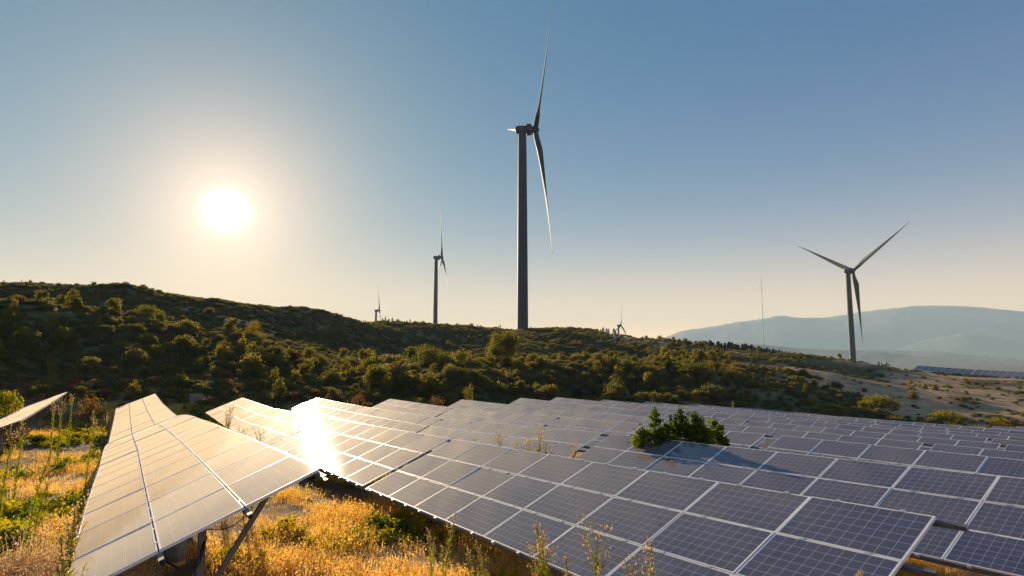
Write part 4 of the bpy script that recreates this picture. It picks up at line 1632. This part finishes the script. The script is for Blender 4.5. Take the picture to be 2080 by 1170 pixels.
plant('bush', 'bush', 1526, 800, 96, 30, 50, 'low yellowish bush at the right part of the bank', M_YBUSH, 0.2, 900, 10, 411, 0.02)
plant('bush', 'bush', 1790, 852, 104, 48, 92, 'large bright yellow-green bush at foot of the sandy hill', M_YBUSH, 0.23, 3600, 16, 412, 0.02)
plant('bush', 'bush', 1932, 858, 104, 27, 106, 'long low yellow bush at foot of the sandy hill, right of the large one', M_YBUSH, 0.22, 2600, 18, 413, 0.02, 0.3, 0.3)
plant('bush', 'bush', 2036, 868, 104, 22, 62, 'small yellowish bush near the right picture edge', M_YBUSH, 0.22, 1200, 10, 414, 0.02)
plant('bush', 'bush', 1700, 842, 92, 20, 66, 'low dark gold bush left of the large yellow-green one', M_YBUSH, 0.2, 1200, 11, 415, 0.02)
plant('bush', 'bush', 512, 700, 118, 50, 56, 'light feathery bush on the left hillside below the sandy track', M_YBUSH, 0.22, 1500, 12, 416, 0.02)
plant('bush', 'bush', 372, 690, 112, 42, 60, 'rounded olive bush in the middle of the left hillside', M_TREE, 0.23, 1700, 12, 417, 0.02)
plant('bush', 'bush', 300, 668, 122, 50, 70, 'tall olive bush under the dome of the left hill', M_TREE, 0.23, 1900, 12, 418, 0.02)
plant('bush', 'bush', 44, 692, 92, 30, 76, 'bright green bush near the left picture edge on the hillside', M_SAPLING, 0.2, 1500, 12, 419, 0.02)
plant('bush', 'bush', 884, 822, 64, 24, 62, 'rusty brown bush just behind the pale table ends', M_RUST, 0.15, 1300, 12, 420, 0.02)
plant('bush', 'bush', 730, 822, 64, 26, 64, 'rusty green bush behind the sun glinting table', M_RUST, 0.15, 1300, 12, 421, 0.02)
plant('bush', 'bush', 186, 826, 60, 34, 70, 'rusty orange bush between the edge-on table and the cream row', M_RUST, 0.15, 1300, 12, 422, 0.02)
plant('bush', 'bush', 10, 830, 58, 44, 60, 'tall grey-green reed bush behind the edge-on table at left edge', M_GRN, 0.16, 1500, 14, 423, 0.02, 0.35, 0.28)

# young tree standing between the rows
d = ray(1385, 900)
perp = 1 * PITCH_ROW + SL * math.cos(TILT) + 0.45
t = (perp + T1 @ HV) / (d[:2] @ HV)
bx, by = d[0] * t, d[1] * t
Dt = math.hypot(bx, by)
g = gz(bx, by)
root = empty('young_tree', (bx, by, g - 0.05))
tag(root, 'dark green young tree with four leafy tops growing between the blue solar rows', 'tree')
r = np.random.default_rng(501)
tops = [(1331, 829, 0.34, 0.9), (1379, 828, 0.50, 1.0), (1412, 836, 0.36, 0.8), (1449, 848, 0.42, 0.8), (1303, 862, 0.36, 0.6), (1466, 884, 0.24, 0.3), (1352, 858, 0.55, 0.7), (1395, 856, 0.60, 0.8), (1430, 862, 0.50, 0.7), (1362, 845, 0.45, 0.9), (1412, 850, 0.45, 0.8)]
mb = MB()
crowns = []
for k, (px, py, rad, hgt) in enumerate(tops):
    tp = at(px, py, Dt + (0.25 if k % 2 else -0.15)) - np.array([bx, by, g - 0.05])
    e = tp + np.array([0, 0, -0.10])
    m = e * np.array([0.4, 0.4, 0.5])
    mb.tube([(0, 0, -0.1), m, e], [0.045, 0.03, 0.010], 6)
    C = []
    for q in range(52 if k < 4 else 44):
        f_ = r.random() ** 0.7
        base = tp + np.array([0, 0, -0.12 - hgt * f_])
        w = rad * (0.25 + 0.85 * f_ ** 0.6)
        a = r.uniform(0, 6.28)
        end = base + np.array([math.cos(a) * w, math.sin(a) * w, r.uniform(0.0, 0.22)]) * r.uniform(0.55, 1.2)
        for j in range(15):
            u = r.random() ** 0.6
            C.append(base + (end - base) * u + r.normal(0, 0.035, 3) - np.array([0, 0, 0.05 * u]))
    C += [tp + np.array([0, 0, -0.30 * r.random() ** 1.5]) + r.normal(0, 0.03, 3) for j in range(26)]
    V, F = leaf_quads(np.array(C), 0.135, r, 0.35, 2.4, 0.15)
    crowns.append((V, F))
obj('trunk', mb.mesh('trunk', [M_BARK], True), root)
for V, F in crowns:
    obj('crown', np_mesh('crown', V, F, [M_SAPLING]), root)


# ---- pines along the crests
def pine_mesh(seed, n=420):
    r = np.random.default_rng(seed)
    C = []
    for k in range(n):
        t = r.random() ** 0.8
        z = 0.12 + 0.88 * t
        tier = 0.75 + 0.25 * math.cos(t * 34)
        R = 0.26 * (1 - t) ** 0.75 * tier + 0.015
        a = r.uniform(0, 6.28)
        q = R * math.sqrt(r.random()) * 1.05
        C.append((q * math.cos(a), q * math.sin(a), z - 0.25 * q))
    V, F = leaf_quads(np.array(C), 0.075, r, 0.4, 2.0)
    return np_mesh('crown', V, F, [M_PINE])


ME_PINES = [pine_mesh(600 + k) for k in range(4)]
_m = MB()
_m.tube([(0, 0, -0.05), (0, 0, 0.5), (0, 0, 0.95)], [0.022, 0.014, 0.004], 6)
ME_PTRUNK = _m.mesh('trunk', [M_BARK], True)


def pine(px, py_top, D, label, group, hmin=1.2, wide=1.0):
    tp = at(px, py_top, D)
    g = gz(tp[0], tp[1])
    h = max(hmin, tp[2] - g + 0.1)
    root = empty('pine_tree', (tp[0], tp[1], g - 0.1), rng.uniform(0, 6.28))
    root.scale = (h * wide, h * wide, h)
    tag(root, label, 'tree', group)
    obj('trunk', ME_PTRUNK, root)
    obj('crown', ME_PINES[int(rng.integers(0, 4))], root)


for px, py, D, l in [(8, 569, 176, 'spreading pine on the left hilltop, leftmost of three'), (44, 573, 176, 'thin small pine on the left hilltop, middle of three'),
                     (64, 570, 176, 'dense pine on the left hilltop, rightmost of three')]:
    pine(px, py, D, l, 'pines on the left hilltop', wide=1.3 if px != 44 else 0.8)
LA = 'small dark pine on the ridge skyline around the tallest turbine'
for px, py in [(738, 650), (777, 646), (783, 643), (790, 650), (797, 645), (826, 650), (833, 648), (955, 660), (962, 661), (969, 658), (976, 660), (1012, 661), (1016, 659), (1078, 663),
               (1105, 664), (1118, 665), (1133, 664), (1140, 665), (1152, 662), (1158, 663), (1166, 665), (1176, 664), (1184, 666), (1191, 665), (1206, 671), (1212, 669), (1220, 669), (1225, 665),
               (1232, 667), (1236, 667), (1247, 667), (1250, 671), (1290, 683), (1306, 683), (1326, 685), (1330, 687)]:
    pine(px, py, 224 if px < 1250 else 216, LA, 'small pines on the ridge skyline', 1.0, rng.uniform(1.0, 1.5))
LB = 'slender dark pine in the line behind the crest, left of the right turbine'
cr = [(1403, 693), (1414, 693), (1420, 695), (1429, 692), (1436, 697), (1443, 692), (1449, 697), (1459, 693), (1465, 697), (1472, 697), (1481, 694), (1487, 696), (1494, 698), (1500, 700), (1508, 699), (1514, 698),
      (1520, 702), (1526, 700), (1532, 705), (1541, 703), (1546, 706), (1552, 708), (1557, 706), (1563, 709), (1570, 709), (1576, 711), (1582, 711), (1588, 713), (1596, 714), (1603, 715), (1611, 717), (1617, 719), (1626, 720), (1637, 722)]
for k, (px, py) in enumerate(cr):
    pine(px, py, 262 + 14 * rng.random(), LB, 'pines in a line behind the crest', 2.0, rng.uniform(0.9, 1.3))
    pine(px + rng.uniform(-4, 4), py + rng.uniform(4, 9), 250 + 8 * rng.random(), LB, 'pines in a line behind the crest', 1.5, rng.uniform(0.9, 1.3))
LC = 'small dark pine in the clump right of the spread-bladed turbine'
for px, py in [(1785, 734), (1791, 736), (1801, 735), (1806, 740)]:
    pine(px, py, 205, LC, 'pines right of the spread-bladed turbine', 1.5, 1.1)

# ---- concrete steps at the foot of the hill
c = at(412, 826, 66)
g = gz(c[0], c[1])
root = empty('concrete_steps', (c[0], c[1], g - 0.1), math.atan2(-c[0], c[1]) + 0.15)
tag(root, 'flight of pale concrete steps at the hill foot behind cream row', 'steps')
for k in range(7):
    mb = MB()
    w = 2.6 - 0.22 * k
    mb.box((-0.9, k * 0.45, -0.6), (-0.9 + w, k * 0.45 + 0.449, 0.22 + k * 0.20))
    obj('step', mb.mesh('step', [M_STEP]), root)
